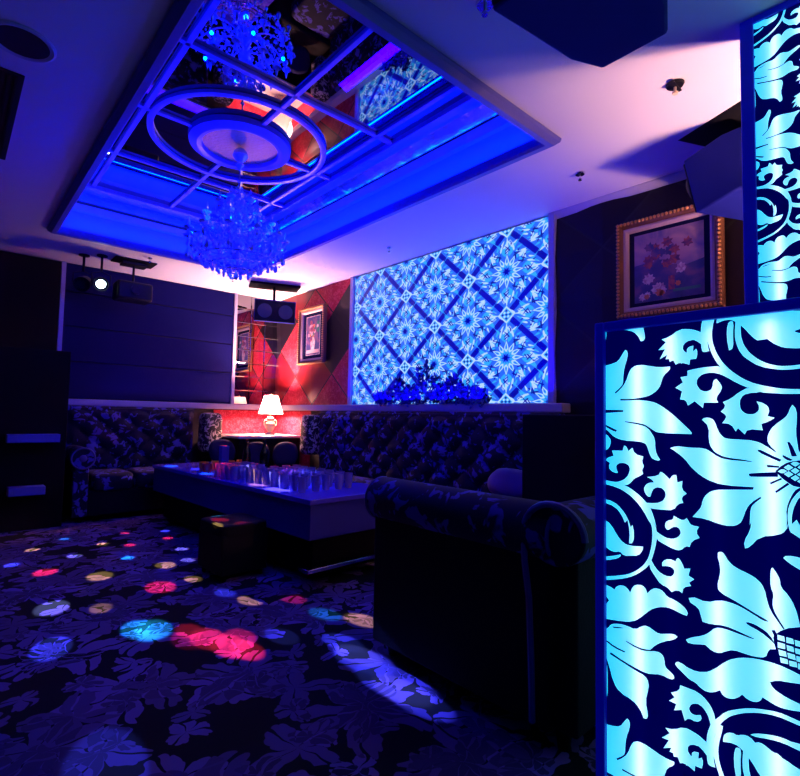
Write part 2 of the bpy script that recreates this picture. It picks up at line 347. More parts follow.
MB().lathe([(.265, -.02), (.27, -.045), (.30, -.055), (.335, -.04), (.355, -.03), (.36, .008), (.265, .008), (.265, -.02)], n=64).build('rim', M_latt, med)
MB().lathe([(.265, .0), (.265, -.012), (.001, -.014), (.001, .0)], n=48).build('foil_disc', mat('gold_foil', (.95, .50, .16), .45, .2, bump=(50, 1)), med)
# ---------------------------------------------------------------- chandelier
ch = thing('chandelier', 'tiered crystal chandelier with hanging drops lit deep blue', 'chandelier', (CX, CY, 2.06))
MB().lathe([(.006, .985), (.03, .97), (.05, .945), (.055, .92), (.035, .89), (.015, .87), (.03, .85), (.012, .83), (.004, .80), (.004, .985)][::-1], n=16).build('canopy', M_crystal, ch)
MB().tube([(0,0,.82), (0,0,.60)], .006).build('chain', M_chrome, ch)
MB().lathe([(.01, .12), (.035, .15), (.03, .2), (.05, .25), (.02, .3), (.045, .37), (.02, .42), (.035, .48), (.015, .53), (.03, .58), (.01, .64)], n=14).build('stem', M_crystal, ch)
def drop(r, h):   # faceted pear drop hung from its top
    return MB().lathe([(.0012, 0), (r*.35, -h*.25), (r, -h*.65), (r*.8, -h*.85), (.001, -h)], n=6)
nd = 0
protos = {}
def hang(x, y, z, r=.013, h=.05, name='crystal_drop'):
    key = (name, r, h)
    if key not in protos:
        o = drop(r, h).build(name, M_crystal, ch, smooth=0); protos[key] = o
    else:
        o = protos[key].copy(); COL.objects.link(o); o.parent = ch
    o.location = (x, y, z); o.rotation_euler = (0, 0, random.random()*3)
beads = MB()
def bead(p_, r=.008): beads.add([(p_[0]+r*a, p_[1]+r*b, p_[2]+r*c_) for a, b, c_ in ((1,0,0),(0,1,0),(-1,0,0),(0,-1,0),(0,0,1),(0,0,-1))], [(0,1,4),(1,2,4),(2,3,4),(3,0,4),(1,0,5),(2,1,5),(3,2,5),(0,3,5)])
for (n, r0, z0, zt) in ((12, .34, .24, .30), (8, .24, .36, .42), (6, .13, .50, .55)):
    for k in range(n):
        t = 2*pi*k/n+n; cx_, cy_ = cos(t), sin(t)
        pts = [(cx_*r0*s_, cy_*r0*s_, z0-.10*sin(pi*s_)+.05*s_) for s_ in [i/10 for i in range(11)]]
        a = MB().tube(pts, .0065, 6).build('arm', M_crystal, ch)
        ex, ey, ez = pts[-1]
        MB().lathe([(.004, 0), (.03, .008), (.034, .02), (.012, .012), (.01, .05), (.006, .075), (.001, .09)], c=(ex, ey, ez), n=10).build('candle_cup', M_crystal, a)
        hang(ex, ey, ez-.004, .014, .06)
        if n > 6:
            t2 = t+pi/n; hang(cos(t2)*r0*.82, sin(t2)*r0*.82, z0-.03, .012, .055)
        # swags of beads between neighbours and up to the stem
        t3 = 2*pi*(k+1)/n+n
        for q in range(1, 9):
            s_ = q/9; sx_ = ex*(1-s_)+cos(t3)*r0*s_; sy_ = ey*(1-s_)+sin(t3)*r0*s_
            bead((sx_, sy_, ez-.08*sin(pi*s_)))
        for q in range(1, 12):
            s_ = q/12; bead((ex*(1-s_), ey*(1-s_), ez*(1-s_)+(zt+.22)*s_-.10*sin(pi*s_)), .0075)
beads.build('crystal_chain', M_crystal, ch, smooth=0, kind='stuff')
for (n, r0, z0) in ((18, .25, .15), (13, .17, .11), (8, .09, .07)):
    for k in range(n):
        t = 2*pi*k/n; hang(cos(t)*r0, sin(t)*r0, z0, .012, .05)
for (r0, z0) in ((.25, .15), (.17, .11), (.09, .07)):
    pts = [(cos(2*pi*k/32)*r0, sin(2*pi*k/32)*r0, z0) for k in range(32)]
    MB().tube(pts, .005, 6, closed=True).build('hoop', M_chrome, ch)
hang(0, 0, .075, .02, .075)
balls = MB()
rb = random.Random(5)
for k in range(330):          # round crystal beads strung through the body
    z_ = rb.random()**1.3; rr_ = .33*(1-z_)**.62*(.55+.45*rb.random())+.02; t = rb.random()*2*pi
    s_ = rb.uniform(.008, .014); c3 = (cos(t)*rr_, sin(t)*rr_, .16+z_*.5)
    balls.ell(c3, (s_, s_, s_), 7, 5)
balls.build('crystal_beads', M_crystal, ch, kind='stuff')
for k in range(14):
    t = 2*pi*k/14+.1; hang(cos(t)*.33, sin(t)*.33, .20+.02*(k % 2), .017, .075)
# ---------------------------------------------------------------- lit lightbox partitions with scrolling flowers
SH0 = [(1,[43,1314,75,1305,84,1294,91,1280,98,1282,94,1314,43,1320]),
(1,[-8,1228,3,1229,16,1232,30,1237,39,1252,46,1262,52,1258,51,1242,44,1223,41,1201,41,1185,34,1176,21,1165,23,1162,35,1172,47,1188,54,1210,62,1222,78,1226,99,1222,120,1217,142,1218,142,1211,128,1199,124,1185,120,1173,108,1161,93,1154,74,1151,55,1149,34,1150,34,1146,55,1146,74,1147,102,1144,119,1137,137,1123,149,1113,167,1095,183,1079,182,1075,161,1075,118,1075,108,1079,95,1089,82,1095,44,1099,44,1097,82,1091,94,1086,103,1074,110,1061,110,1041,113,1028,120,1018,117,1015,106,1017,100,1023,95,1037,92,1048,85,1053,70,1055,40,1055,19,1062,10,1071,1,1079,-9,1081]),
(0,[-3,1125,23,1125,41,1124,41,1120,23,1119,-3,1117]),
(0,[-1,1090,15,1083,26,1078,24,1074,14,1077,-1,1085]),
(1,[-7,1073,10,1060,12,1049,7,1036,-1,1030,-7,1029]),
(1,[-7,962,19,959,33,962,47,971,54,984,55,996,49,1003,37,1005,26,1001,23,993,28,981,22,980,11,984,6,992,9,1002,0,1007,2,1013,18,1019,14,1031,39,1032,42,1044,47,1043,52,1032,61,1040,66,1026,85,1022,81,1010,87,1001,81,993,84,984,74,977,63,971,59,964,47,954,26,955,-7,955]),
(1,[-7,953,26,948,47,939,67,924,84,904,95,883,100,879,103,862,102,840,98,818,91,797,77,779,59,764,36,753,-11,739,-11,731,17,739,40,747,62,758,80,773,93,786,100,800,106,820,111,842,113,864,104,887,111,872,106,894,97,916,84,929,67,943,47,954,26,958,-7,960]),
(1,[89,922,107,923,120,927,129,936,131,947,126,956,117,959,107,956,102,947,99,936,92,936,85,948,87,958,95,966,107,968,102,974,92,978,116,983,120,992,125,991,139,978,145,988,152,988,154,973,164,977,162,960,172,952,161,943,165,932,154,928,146,914,126,912,108,911,95,912]),
(1,[109,865,125,856,136,853,149,856,159,865,159,875,153,881,143,879,136,871,130,872,128,882,133,891,145,894,146,903,156,898,165,896,171,902,176,894,179,889,194,888,188,876,195,866,180,857,176,844,169,845,159,833,146,833,126,840,110,847]),
(1,[99,802,109,785,122,776,136,774,144,779,147,789,142,795,132,796,122,793,122,804,136,812,149,809,151,816,156,817,163,805,165,798,177,801,173,786,184,781,174,772,178,766,163,760,161,747,152,752,140,744,132,752,119,754,108,767,94,787]),
(1,[-10,870,-2,870,12,861,25,840,38,826,53,822,83,826,81,816,72,804,55,801,40,797,31,806,21,801,7,803,-2,810,-10,815]),
(1,[-7,918,18,915,36,901,50,882,56,863,60,869,64,851,61,829,52,827,54,853,49,878,43,871,36,887,21,904,-7,910]),
(1,[-11,784,17,792,33,799,33,793,17,784,-11,776]),
(1,[-11,723,7,722,19,717,23,726,36,732,47,729,54,720,60,736,73,743,86,741,91,728,101,741,113,745,125,741,130,732,145,730,161,723,172,712,169,704,158,705,141,710,125,710,104,701,90,688,73,669,58,658,36,652,-11,645,-11,670,-3,676,6,690,-3,700,-11,704]),
(1,[-9,620,5,628,9,638,28,645,47,646,65,643,78,655,90,660,104,654,114,650,131,656,144,660,151,656,144,648,124,638,107,625,97,612,95,610,72,607,44,613,43,611,71,603,91,606,109,613,120,611,125,602,125,587,135,581,144,575,143,568,136,565,116,568,101,562,87,559,68,561,38,567,9,576,7,571,38,563,68,555,85,553,93,541,91,524,85,500,91,473,88,464,81,463,73,480,57,491,30,495,15,512,6,543,-2,564,-13,580]),
(0,[0,600,18,592,42,589,41,586,16,588,-3,597]),
(0,[13,634,36,639,39,638,17,631]),
(1,[-11,555,-2,552,2,538,2,503,2,477,-3,473,-11,479]),
(1,[202,1105,207,1110,220,1109,226,1100,230,1085,237,1073,246,1068,270,1068,292,1067,307,1060,324,1047,325,1049,315,1059,311,1070,315,1085,323,1097,336,1108,344,1117,347,1128,351,1135,357,1127,357,1106,355,1086,357,1064,359,1047,371,1043,370,988,355,986,345,968,338,945,339,928,338,912,341,921,338,906,325,895,297,888,281,865,273,861,271,874,282,896,284,913,281,906,282,919,283,938,288,947,301,960,299,962,284,949,276,936,271,918,265,905,249,898,228,900,206,906,182,906,192,919,199,929,201,943,209,957,223,966,245,969,271,972,288,974,289,979,271,978,245,977,221,980,198,991,184,1004,179,1009,169,1023,153,1036,140,1044,153,1049,167,1048,179,1047,205,1048,216,1042,230,1031,248,1027,269,1027,287,1026,287,1027,269,1030,248,1031,231,1036,219,1046,213,1064,215,1091]),
(0,[296,1050,302,1050,316,1042,333,1034,330,1030,314,1037,297,1046]),
(0,[281,1003,286,1005,327,1011,327,1002,286,998,282,999]),
(0,[310,1023,329,1022,329,1019,311,1018]),
(0,[314,990,332,1001,333,998,316,987]),
(0,[322,975,341,993,344,990,324,972]),
(0,[342,1067,347,1067,356,1042,348,1041]),
(0,[335,1043,350,1035,344,1032,334,1039]),
(0,[323,1012,335,1026,349,1033,371,1037,370,988,352,986,343,992,333,1000]),
(1,[327,1012,334,1018,341,1014,334,1008]),
(1,[336,1020,343,1026,350,1021,343,1015]),
(1,[346,1028,353,1033,360,1029,353,1023]),
(1,[336,1008,343,1014,350,1009,343,1003]),
(1,[346,1015,353,1021,359,1016,353,1010]),
(1,[356,1022,362,1028,369,1023,362,1018]),
(1,[346,1002,353,1008,359,1003,352,997]),
(1,[355,1009,362,1015,369,1011,362,1005]),
(1,[355,997,362,1003,368,998,362,992]),
(1,[365,1016,371,1022,378,1018,371,1012]),
(1,[220,1330,220,1315,213,1290,214,1267,218,1250,224,1232,234,1214,248,1196,264,1180,283,1169,301,1159,321,1157,342,1155,373,1155,373,1163,342,1164,321,1168,302,1173,284,1180,264,1194,246,1212,234,1231,226,1251,222,1270,223,1292,229,1316,231,1329]),
(1,[264,1299,273,1296,272,1280,274,1261,281,1243,293,1228,307,1217,324,1209,343,1206,374,1209,374,1202,343,1199,324,1202,302,1208,285,1221,272,1234,264,1256,262,1275]),
(1,[258,1325,292,1320,311,1317,331,1315,341,1310,345,1302,354,1302,360,1300,365,1294,376,1289,375,1237,348,1239,332,1244,315,1259,301,1277,289,1292,276,1301,263,1305]),
(0,[353,1277,360,1282,376,1282,375,1263,365,1265,356,1269]),
(1,[166,1257,171,1246,180,1243,188,1247,193,1252,196,1244,193,1231,181,1230,180,1219,171,1223,160,1225,153,1221,147,1235,133,1234,137,1245,129,1251,138,1259,134,1273,149,1273,150,1282,164,1283,172,1289,188,1286,201,1281,215,1275,216,1263,202,1270,188,1275,188,1271,174,1269]),
(1,[238,1213,218,1213,195,1211,176,1207,176,1196,162,1194,167,1183,152,1172,165,1164,161,1147,172,1146,176,1134,189,1143,204,1129,206,1140,232,1140,227,1149,239,1166,238,1175,229,1188,223,1184,222,1169,215,1163,203,1163,195,1172,192,1183,198,1195,212,1201,229,1200,245,1192,264,1178,283,1168,285,1175,264,1189,251,1199]),
(1,[285,1170,266,1159,255,1148,240,1141,245,1132,236,1122,245,1115,245,1109,238,1099,253,1098,261,1083,265,1090,276,1078,281,1089,305,1087,303,1099,315,1104,324,1111,313,1114,317,1127,309,1138,296,1142,301,1130,297,1120,286,1116,274,1120,268,1132,270,1150,281,1158,304,1159,306,1165]),
(1,[370,986,361,983,352,972,344,957,340,940,340,920,343,904,347,903,372,885,373,902,360,914,353,928,346,919,346,935,352,958,361,973,370,980]),
(1,[332,856,337,862,357,862,367,860,366,836,352,842,340,849]),
(1,[225,841,231,847,238,844,245,830,259,820,278,815,294,807,303,793,306,773,311,756,321,741,330,728,332,730,323,745,316,758,314,772,317,787,312,798,312,817,313,832,316,835,322,826,327,815,327,803,339,791,348,773,353,751,356,723,378,713,330,688,311,689,305,679,303,669,288,664,266,664,251,665,237,657,228,650,215,649,203,657,202,658,172,649,167,656,179,665,197,673,210,684,220,697,235,700,257,698,284,695,285,697,257,703,235,706,214,701,198,701,194,716,191,726,175,733,175,735,173,741,184,745,185,745,206,741,227,752,247,753,263,750,285,741,300,734,308,735,306,737,290,743,274,750,250,760,231,766,224,776,230,800,231,817]),
(0,[272,723,279,725,295,721,310,712,317,697,310,703,295,713,274,719]),
(0,[312,721,317,723,324,709,319,705]),
(0,[335,731,340,731,342,713,338,710]),
(0,[328,717,337,707,334,702]),
(0,[316,717,314,704,319,687,318,668,336,662,356,659,384,663,386,746,347,740]),
(1,[321,703,332,703,332,694,321,693]),
(1,[334,702,344,702,345,693,335,693]),
(1,[346,701,357,701,358,692,347,692]),
(1,[322,690,333,690,334,681,323,680]),
(1,[335,689,346,689,347,680,336,680]),
(1,[348,688,358,688,359,679,348,679]),
(1,[324,677,335,677,336,669,325,668]),
(1,[337,676,348,677,349,668,338,667]),
(1,[350,676,360,676,361,667,350,666]),
(1,[321,716,331,716,332,707,321,707]),
(1,[334,716,344,716,345,707,334,706]),
(1,[346,715,357,715,357,706,347,705]),
(1,[361,699,371,699,372,691,362,690]),
(1,[360,686,371,686,371,677,361,676]),
(1,[361,713,371,713,372,704,362,704]),
(1,[146,603,154,608,174,599,199,602,218,616,236,637,251,649,274,659,302,663,320,663,336,661,355,656,379,654,379,640,355,642,335,637,320,635,308,627,312,618,324,612,340,608,354,606,379,608,378,602,354,594,334,589,319,588,306,592,296,595,293,587,284,581,273,581,264,587,256,577,244,570,232,571,227,580,217,572,205,567,193,570,183,578,174,578,161,587,146,597]),
(1,[207,428,203,432,202,452,202,479,207,501,215,518,223,526,235,543,253,555,275,567,297,574,319,579,337,578,354,576,378,581,378,574,354,568,336,570,318,571,297,567,275,559,253,546,238,533,224,512,217,492,213,470,214,444,217,430]),
(1,[231,492,234,502,246,510,255,507,263,514,276,515,283,508,291,513,302,509,310,504,319,506,329,495,337,497,347,494,376,490,375,461,303,440,290,452,277,472,263,486,249,491,231,485]),
(1,[276,519,283,525,305,533,326,537,341,535,368,544,367,524,343,526,328,528,305,525,286,519]),
(1,[250,482,256,487,261,484,259,460,260,432,252,428,248,455]),
(1,[219,517,215,536,204,551,188,561,168,561,155,561,153,549,137,539,144,532,133,521,147,520,143,506,157,513,163,494,171,503,184,500,195,510,192,518,180,512,171,517,172,527,180,536,192,538,202,529,208,516,212,496]),
(1,[210,464,195,475,178,480,161,481,142,467,125,463,134,456,118,440,132,441,121,420,139,430,141,413,157,419,165,407,174,421,186,422,188,444,176,441,175,430,162,427,156,437,163,451,177,460,192,455,205,443])]
SH = SH0[1:]
PER, HALF = 815, 388
def smooth_poly(p):
    """Chaikin-like smoothing that keeps corners fairly crisp"""
    out = []; n = len(p)
    for i in range(n):
        a = Vector(p[i-1]); b = Vector(p[i]); c_ = Vector(p[(i+1) % n])
        d1 = (b-a); d2 = (c_-b)
        if d1.length < 1e-6 or d2.length < 1e-6: continue
        turn = abs(d1.angle(d2)) if d1.length and d2.length else 0
        if turn > 1.25: out.append(tuple(b))
        else: out.append(tuple(b*.7+a*.3 if d1.length < 60 else b-d1.normalized()*18)); out.append(tuple(b*.7+c_*.3 if d2.length < 60 else b+d2.normalized()*18))
    return out
def cut_u(p, lim, sg):
    out = []
    for i in range(len(p)):
        a, b = p[i-1], p[i]; da, db = (a[0]-lim)*sg, (b[0]-lim)*sg
        if (da < 0) != (db < 0):
            t = da/(da-db); out.append((lim, a[1]+(b[1]-a[1])*t))
        if db >= 0: out.append(b)
    return out
def pattern_sheet(w, z0, z1, zoff, s):
    """triangulated sheet: list of (tri points, lit?) in (u across from far edge, z)"""
    polys = [(0, [(0, z0), (w, z0), (w, z1), (0, z1)])]
    for k in range(-3, 4):
        for mir in (0, 1, 2):
            for t, q in SH:
                pts = [(q[i], q[i+1]) for i in range(0, len(q), 2)]
                pts = smooth_poly(pts)
                pts = cut_u(pts, HALF, -1)
                if pts: pts = cut_u(pts, 0, 1)
                if len(pts) < 3 or abs(sum(pts[i-1][0]*pts[i][1]-pts[i][0]*pts[i-1][1] for i in range(len(pts)))) < 60: continue
                if mir == 1: pts = [(2*HALF-u, v) for u, v in pts][::-1]
                if mir == 2: pts = [(2*HALF+u, v) for u, v in pts]
                pts = [(u*s/1000, (v+k*PER)*s/1000+zoff) for u, v in pts]
                if min(u for u, v in pts) > w or max(v for u, v in pts) < z0 or min(v for u, v in pts) > z1: continue
                polys.append((t, pts))
    vs = []; fs = []
    for t, pts in polys:
        if sum(pts[i-1][0]*pts[i][1]-pts[i][0]*pts[i-1][1] for i in range(len(pts))) < 0: pts = pts[::-1]
        o = len(vs); vs += [Vector(p_) for p_ in pts]; fs.append(list(range(o, o+len(pts))))
    V, E_, F_, ov, oe, of = delaunay_2d_cdt(vs, [], fs, 1, 1e-6)
    tris = []
    for f, orig in zip(F_, of):
        if 0 not in orig: continue
        k = max(orig); tris.append((f, polys[k][0] if k else 0))
    return V, tris
def lightbox(name, label, X, ye, w, z0, z1, zoff, s, tubes, zb, zt, depth, post, es=1):
    t = thing(name, label, 'lightbox', (X, ye-w/2, zb))
    V, tris = pattern_sheet(w, z0, z1, zoff, s)
    mb = MB(); mb.v = [(0, w/2-v[0], v[1]-zb) for v in V]
    mb.f = [tuple(f) for f, k in tris]; mb.m = [0 if k else 1 for f, k in tris]
    mb.build('lit_panel', [M_acr, M_acrd], t, smooth=0)
    fr = MB(); a, b = -w/2, w/2; f0, f1 = -.012, depth
    fr.box((f0, b, 0), (f1, b+post, zt-zb)); fr.box((f0, a-post, 0), (f1, a, zt-zb))
    fr.box((f0, a, z1-zb), (f1, b, zt-zb)); fr.box((f0, a, 0), (f1, b, z0-zb))
    fr.build('frame', M_framebl, t, bevel=.003)
    MB().box((depth-.012, a, z0-zb), (depth-.004, b, z1-zb)).build('back_panel', mat('inner_blue', (.02, .04, .12), .6), t)
    for y in tubes:
        MB().lathe([(.006, z0-zb+.015), (.006, z1-zb-.015)], c=(.013, y-(ye-w/2), 0), n=10).build('tube', M_tube, t)
    return t
lightbox('lit_partition', 'low partition lightbox with large cyan flowers and scrolls on navy, nearest the camera', 1.15, .561, .95, .10, 1.308, 0, 1.0,
         (.488, .420, .335, .243, .15, .05, -.05, -.15, -.25, -.35), .0, 1.330, .11, .022)
lightbox('lit_pillar', 'floor to ceiling lightbox pillar with cyan scrolls, behind the low partition', 2.30, .515, 1.1, .05, 2.675, .757+1.1-(-.304+1.1)*.966, .966,
         (.45, .37, .29, .2, .1, 0, -.1, -.2, -.3, -.4), .0, 2.70, .11, .045)
# ---------------------------------------------------------------- backlit medallion screen on the wall
SY0, SY1, SZ0, SZ1 = 2.12, 4.66, 1.22, 2.69
def blue_emit(name, col, es):
    return mat(name, (.02, .03, .1), .4, emit=col, es=es)
ME = [blue_emit('screen_blue', (.0, .0, .32), 1.0), blue_emit('screen_cyan', (.03, .40, .95), 1.0), blue_emit('screen_white', (.42, .62, 1), 1.1), blue_emit('screen_mid', (.02, .14, .9), 1.0)]
scr = thing('backlit_screen', 'backlit wall screen of blue and white diamond medallions above the long sofa', 'screen', (XR-.02, (SY0+SY1)/2, SZ0))
layers = [MB() for _ in range(3)]
A_, B_ = .416, .362
def clip_poly(p):
    for ax, lim, sg in ((0, SY0+.012, 1), (0, SY1-.012, -1), (1, SZ0+.005, 1), (1, SZ1-.005, -1)):
        out = []
        for i in range(len(p)):
            a, b = p[i-1], p[i]; da, db = (a[ax]-lim)*sg, (b[ax]-lim)*sg
            if (da < 0) != (db < 0):
                t = da/(da-db); out.append((a[0]+(b[0]-a[0])*t, a[1]+(b[1]-a[1])*t))
            if db >= 0: out.append(b)
        p = out
        if not p: return p
    return p
mscreen = MB()
def sp_(poly, lay, mi_):
    p_ = clip_poly(poly)
    if len(p_) > 2: mscreen.add([(-.0012*lay, y-(SY0+SY1)/2, z-SZ0) for y, z in p_], [tuple(range(len(p_)))], mi_)
def petal(cy_, cz_, r0, r1, wd, ang, lay, mi_, bend=0, tip=.5):
    L_ = []; Rr = []
    for i in range(7):
        t = i/6; r_ = r0+(r1-r0)*t; h = wd*sin(pi*min(1, t**tip))*.5+.0008; aa = ang+bend*t
        c0, s0 = cos(aa), sin(aa)
        L_.append((r_, h, c0, s0)); Rr.append((r_, -h, c0, s0))
    pts = L_+Rr[::-1]
    sp_([(cy_+(r_*c0-h*s0)*A_/.39, cz_+(r_*s0+h*c0)*B_/.39) for r_, h, c0, s0 in pts], lay, mi_)
mscreen.box((0.0, SY0-(SY0+SY1)/2, 0), (.018, SY1-(SY0+SY1)/2, SZ1-SZ0), 0)
def dia(cy_, cz_, k, lay, mi_): sp_([(cy_-A_*k, cz_), (cy_, cz_-B_*k), (cy_+A_*k, cz_), (cy_, cz_+B_*k)], lay, mi_)
for iy in range(-2, 8):
    for iz in range(-4, 6):
        if (iy+iz) % 2: continue
        cy_, cz_ = 2.526+.4155*iy, 2.325+.3625*(iz) if False else 2.325+.3625*iz
        if not (SY0-.5 < cy_ < SY1+.5 and SZ0-.5 < cz_ < SZ1+.5): continue
        dia(cy_, cz_, .91, 1, 3)
        for k in range(8):                                     # outer swirls in the corners and sides
            a = 2*pi*k/8
            R_ = .30 if k % 2 == 0 else .215
            for sg in (1, -1):
                petal(cy_, cz_, .14, R_, .036, a+sg*.10, 2, 1, sg*.30)
                petal(cy_, cz_, .19, R_*.98, .018, a+sg*.34, 3, 2, -sg*.25)
            petal(cy_, cz_, .16, R_+.03, .024, a, 4, 2)
        for k in range(16):
            a = 2*pi*(k+.5)/16; mx_ = .91*.39/(abs(cos(a))+abs(sin(a)))
            petal(cy_, cz_, .17, mx_-.012, .030, a, 3, 1, .18 if k % 2 else -.18)
            petal(cy_, cz_, mx_-.085, mx_-.012, .028, a+.05, 5, 2, .25 if k % 2 else -.25)
            petal(cy_, cz_, mx_-.06, mx_-.03, .012, a-.04, 6, 0)
        for k in range(24):
            a = 2*pi*(k+.5)/24; mx_ = .88*.39/(abs(cos(a))+abs(sin(a)))
            petal(cy_, cz_, mx_-.12, mx_-.055, .017, a+.03, 6, 0, .3 if k % 2 else -.3)
            if k % 2: petal(cy_, cz_, .165, .205, .018, a, 6, 0, .3)
        for k in range(28):                                    # border of small buds inside the diamond edge
            a = 2*pi*k/28; mx_ = .90*.39/(abs(cos(a))+abs(sin(a)))
            petal(cy_, cz_, mx_-.045, mx_, .020, a, 4, 1 if k % 2 else 2, .12)
        for k in range(12):
            a = 2*pi*k/12
            petal(cy_, cz_, .055, .155, .040, a, 5, 2)
            petal(cy_, cz_, .075, .135, .018, a, 6, 1)
            petal(cy_, cz_, .085, .12, .010, a, 7, 3)
            petal(cy_, cz_, .02, .085, .026, a+pi/12, 8, 1)
            petal(cy_, cz_, .0, .055, .022, a, 9, 3)
        for k in range(6): petal(cy_, cz_, 0, .04, .02, k*pi/3, 10, 0)
        # small lozenge at the top corner of each diamond
        ly, lz = cy_, cz_+B_
        dia(ly, lz, .205, 6, 2); dia(ly, lz, .155, 7, 1)
        for u in (-1, 0, 1):
            for v in (-1, 0, 1): dia(ly+(u+v)*A_*.045, lz+(u-v)*B_*.045, .033, 8, 2 if (u+v) % 2 else 0)
mscreen.build('screen_panel', ME, scr, smooth=0)
# ---------------------------------------------------------------- padded diamond panels on the wall
def clip2(p, lims):
    for ax, lim, sg in lims:
        out = []
        for i in range(len(p)):
            a, b = p[i-1], p[i]; da, db = (a[ax]-lim)*sg, (b[ax]-lim)*sg
            if (da < 0) != (db < 0):
                t = da/(da-db); out.append(tuple(a[j]+(b[j]-a[j])*t for j in range(3)))
            if db >= 0: out.append(b)
        p = out
        if not p: return p
    return p
def diamond_panel(name, label, y0, y1, z0, z1, pick):
    mb = MB(); a, b = .425, .372; g = .012
    for iy in range(-12, 16):
        for iz in range(-4, 8):
            if (iy+iz) % 2 == 0: continue
            cy_, cz_ = 1.70+.425*iy, 1.60+.372*iz
            ap = (cy_, cz_, .024); C4 = [(cy_-a+g, cz_, 0), (cy_, cz_-b+g, 0), (cy_+a-g, cz_, 0), (cy_, cz_+b-g, 0)]
            for q in range(4):
                f = clip2([C4[q], C4[(q+1) % 4], ap], [(0, y0, 1), (0, y1, -1), (1, z0, 1), (1, z1, -1)])
                if len(f) > 2: mb.add([(XR-.012-h, y, z) for y, z, h in f], [tuple(range(len(f)))], pick(iy, iz))
    mb.box((XR-.012, y0, z0), (XR-.002, y1, z1), 3)
    o = mb.build(name, [M_dam, M_leather, M_mulb, M_groove], smooth=0); return tag(o, label, 'wall panel')
DAM = {(10, 1), (10, -1), (8, -1), (8, 3), (7, 0), (9, 2)}
def pick1(iy, iz): return 0 if (iy, iz) in DAM else (1 if (iy, iz) in {(9, 0), (10, 3), (11, 0)} else 2)
diamond_panel('padded_wall_panel', 'red and black diamond padded panelling behind the small painting in the lamplit corner', 4.71, YB-.004, 1.22, 2.70, pick1)
diamond_panel('padded_wall_panel', 'dark diamond padded panelling behind the large landscape painting', YF, 2.07, .0, 2.66, lambda a, b: 2)
# ---------------------------------------------------------------- board panel and tiled mirror on the back wall
bp = thing('board_panel', 'dark slate blue panel of four wide horizontal boards on the back wall', 'wall panel', (1.84, YB-.01, 1.22))
zs = [1.225, 1.63, 2.01, 2.39, 2.695]
for i in range(4):
    MB().box((-.95, -.022, zs[i]-1.22+.006), (.95, 0, zs[i+1]-1.22-.006)).build('board', M_navyboard, bp, bevel=.006)
MB().box((-.95, -.004, 0), (.95, .004, 1.48)).build('backing', M_groove, bp)
tm = MB()
ny, nz = 3, 8; wy = (XR-.004-2.835)/ny; hz = 1.48/nz
tmr = MB()
for i in range(ny):
    for j in range(nz):
        a0, a1 = 2.835+i*wy+.002, 2.835+(i+1)*wy-.002; c0, c1 = 1.22+j*hz+.002, 1.22+(j+1)*hz-.002; bv = .006
        y_ = YB-.012
        tmr.add([(a0, y_, c0), (a1, y_, c0), (a1, y_, c1), (a0, y_, c1), (a0+bv, y_-.003, c0+bv), (a1-bv, y_-.003, c0+bv), (a1-bv, y_-.003, c1-bv), (a0+bv, y_-.003, c1-bv)],
                [(4,5,6,7),(0,1,5,4),(1,2,6,5),(2,3,7,6),(3,0,4,7)])
tmr.box((2.835, YB-.010, 1.22), (XR-.004, YB-.001, 2.70), 1)
tag(tmr.build('tiled_mirror', [M_mirror, M_groove], smooth=0), 'tall tiled mirror filling the corner beside the board panel', 'mirror')
# ---------------------------------------------------------------- paintings
def art_mat(name, stops, scale, dist, seed):
    m_ = mat(name, (.1, .1, .1), .35); nt = m_.node_tree; N = nt.nodes; L = nt.links; p = N['Principled BSDF']
    tc = N.new('ShaderNodeTexCoord'); mp = N.new('ShaderNodeMapping'); mp.inputs['Location'].default_value = (seed, seed, 0); L.new(tc.outputs['Object'], mp.inputs[0])
    n = N.new('ShaderNodeTexNoise'); n.inputs['Scale'].default_value = scale; n.inputs['Detail'].default_value = 5; n.inputs['Distortion'].default_value = dist
    L.new(mp.outputs[0], n.inputs['Vector']); r = N.new('ShaderNodeValToRGB'); L.new(n.outputs['Fac'], r.inputs[0])
    r.color_ramp.elements.remove(r.color_ramp.elements[1])
    for i, (ps, c_) in enumerate(stops):
        e = r.color_ramp.elements[0] if i == 0 else r.color_ramp.elements.new(ps)
        e.position = ps; e.color = (*c_, 1)
    L.new(r.outputs[0], p.inputs['Base Color']); return m_
M_artdark = art_mat('painted_ground', [(.3, (.03, .04, .16)), (.5, (.07, .06, .22)), (.62, (.25, .10, .22))], 7, .6, 1)
M_artsky = art_mat('painted_sky', [(.3, (.16, .12, .34)), (.5, (.45, .25, .36)), (.7, (.75, .42, .40))], 5, .8, 4)
M_artred = art_mat('painted_foliage', [(.35, (.10, .03, .14)), (.5, (.30, .05, .13)), (.65, (.55, .12, .10))], 22, 1, 2)
M_petalw = art_mat('painted_blossom', [(.35, (.55, .25, .35)), (.5, (.80, .55, .55)), (.65, (.9, .8, .7))], 40, 1, 3)
M_petalo = mat('painted_orange', (.75, .22, .10), .5); M_grn = mat('painted_green', (.05, .22, .16), .5)
def frame(mb, w_, h_, prof, mi_=0):
    """profile (inset, height) swept round a w x h rectangle lying in Y-Z, facing -X"""
    n = len(prof); vs = []
    for (o, hh) in prof: vs += [(-hh, -w_/2+o, -h_/2+o), (-hh, w_/2-o, -h_/2+o), (-hh, w_/2-o, h_/2-o), (-hh, -w_/2+o, h_/2-o)]
    mb.add(vs, [(i*4+j, i*4+(j+1) % 4, (i+1)*4+(j+1) % 4, (i+1)*4+j) for i in range(n-1) for j in range(4)], mi_)
    return mb
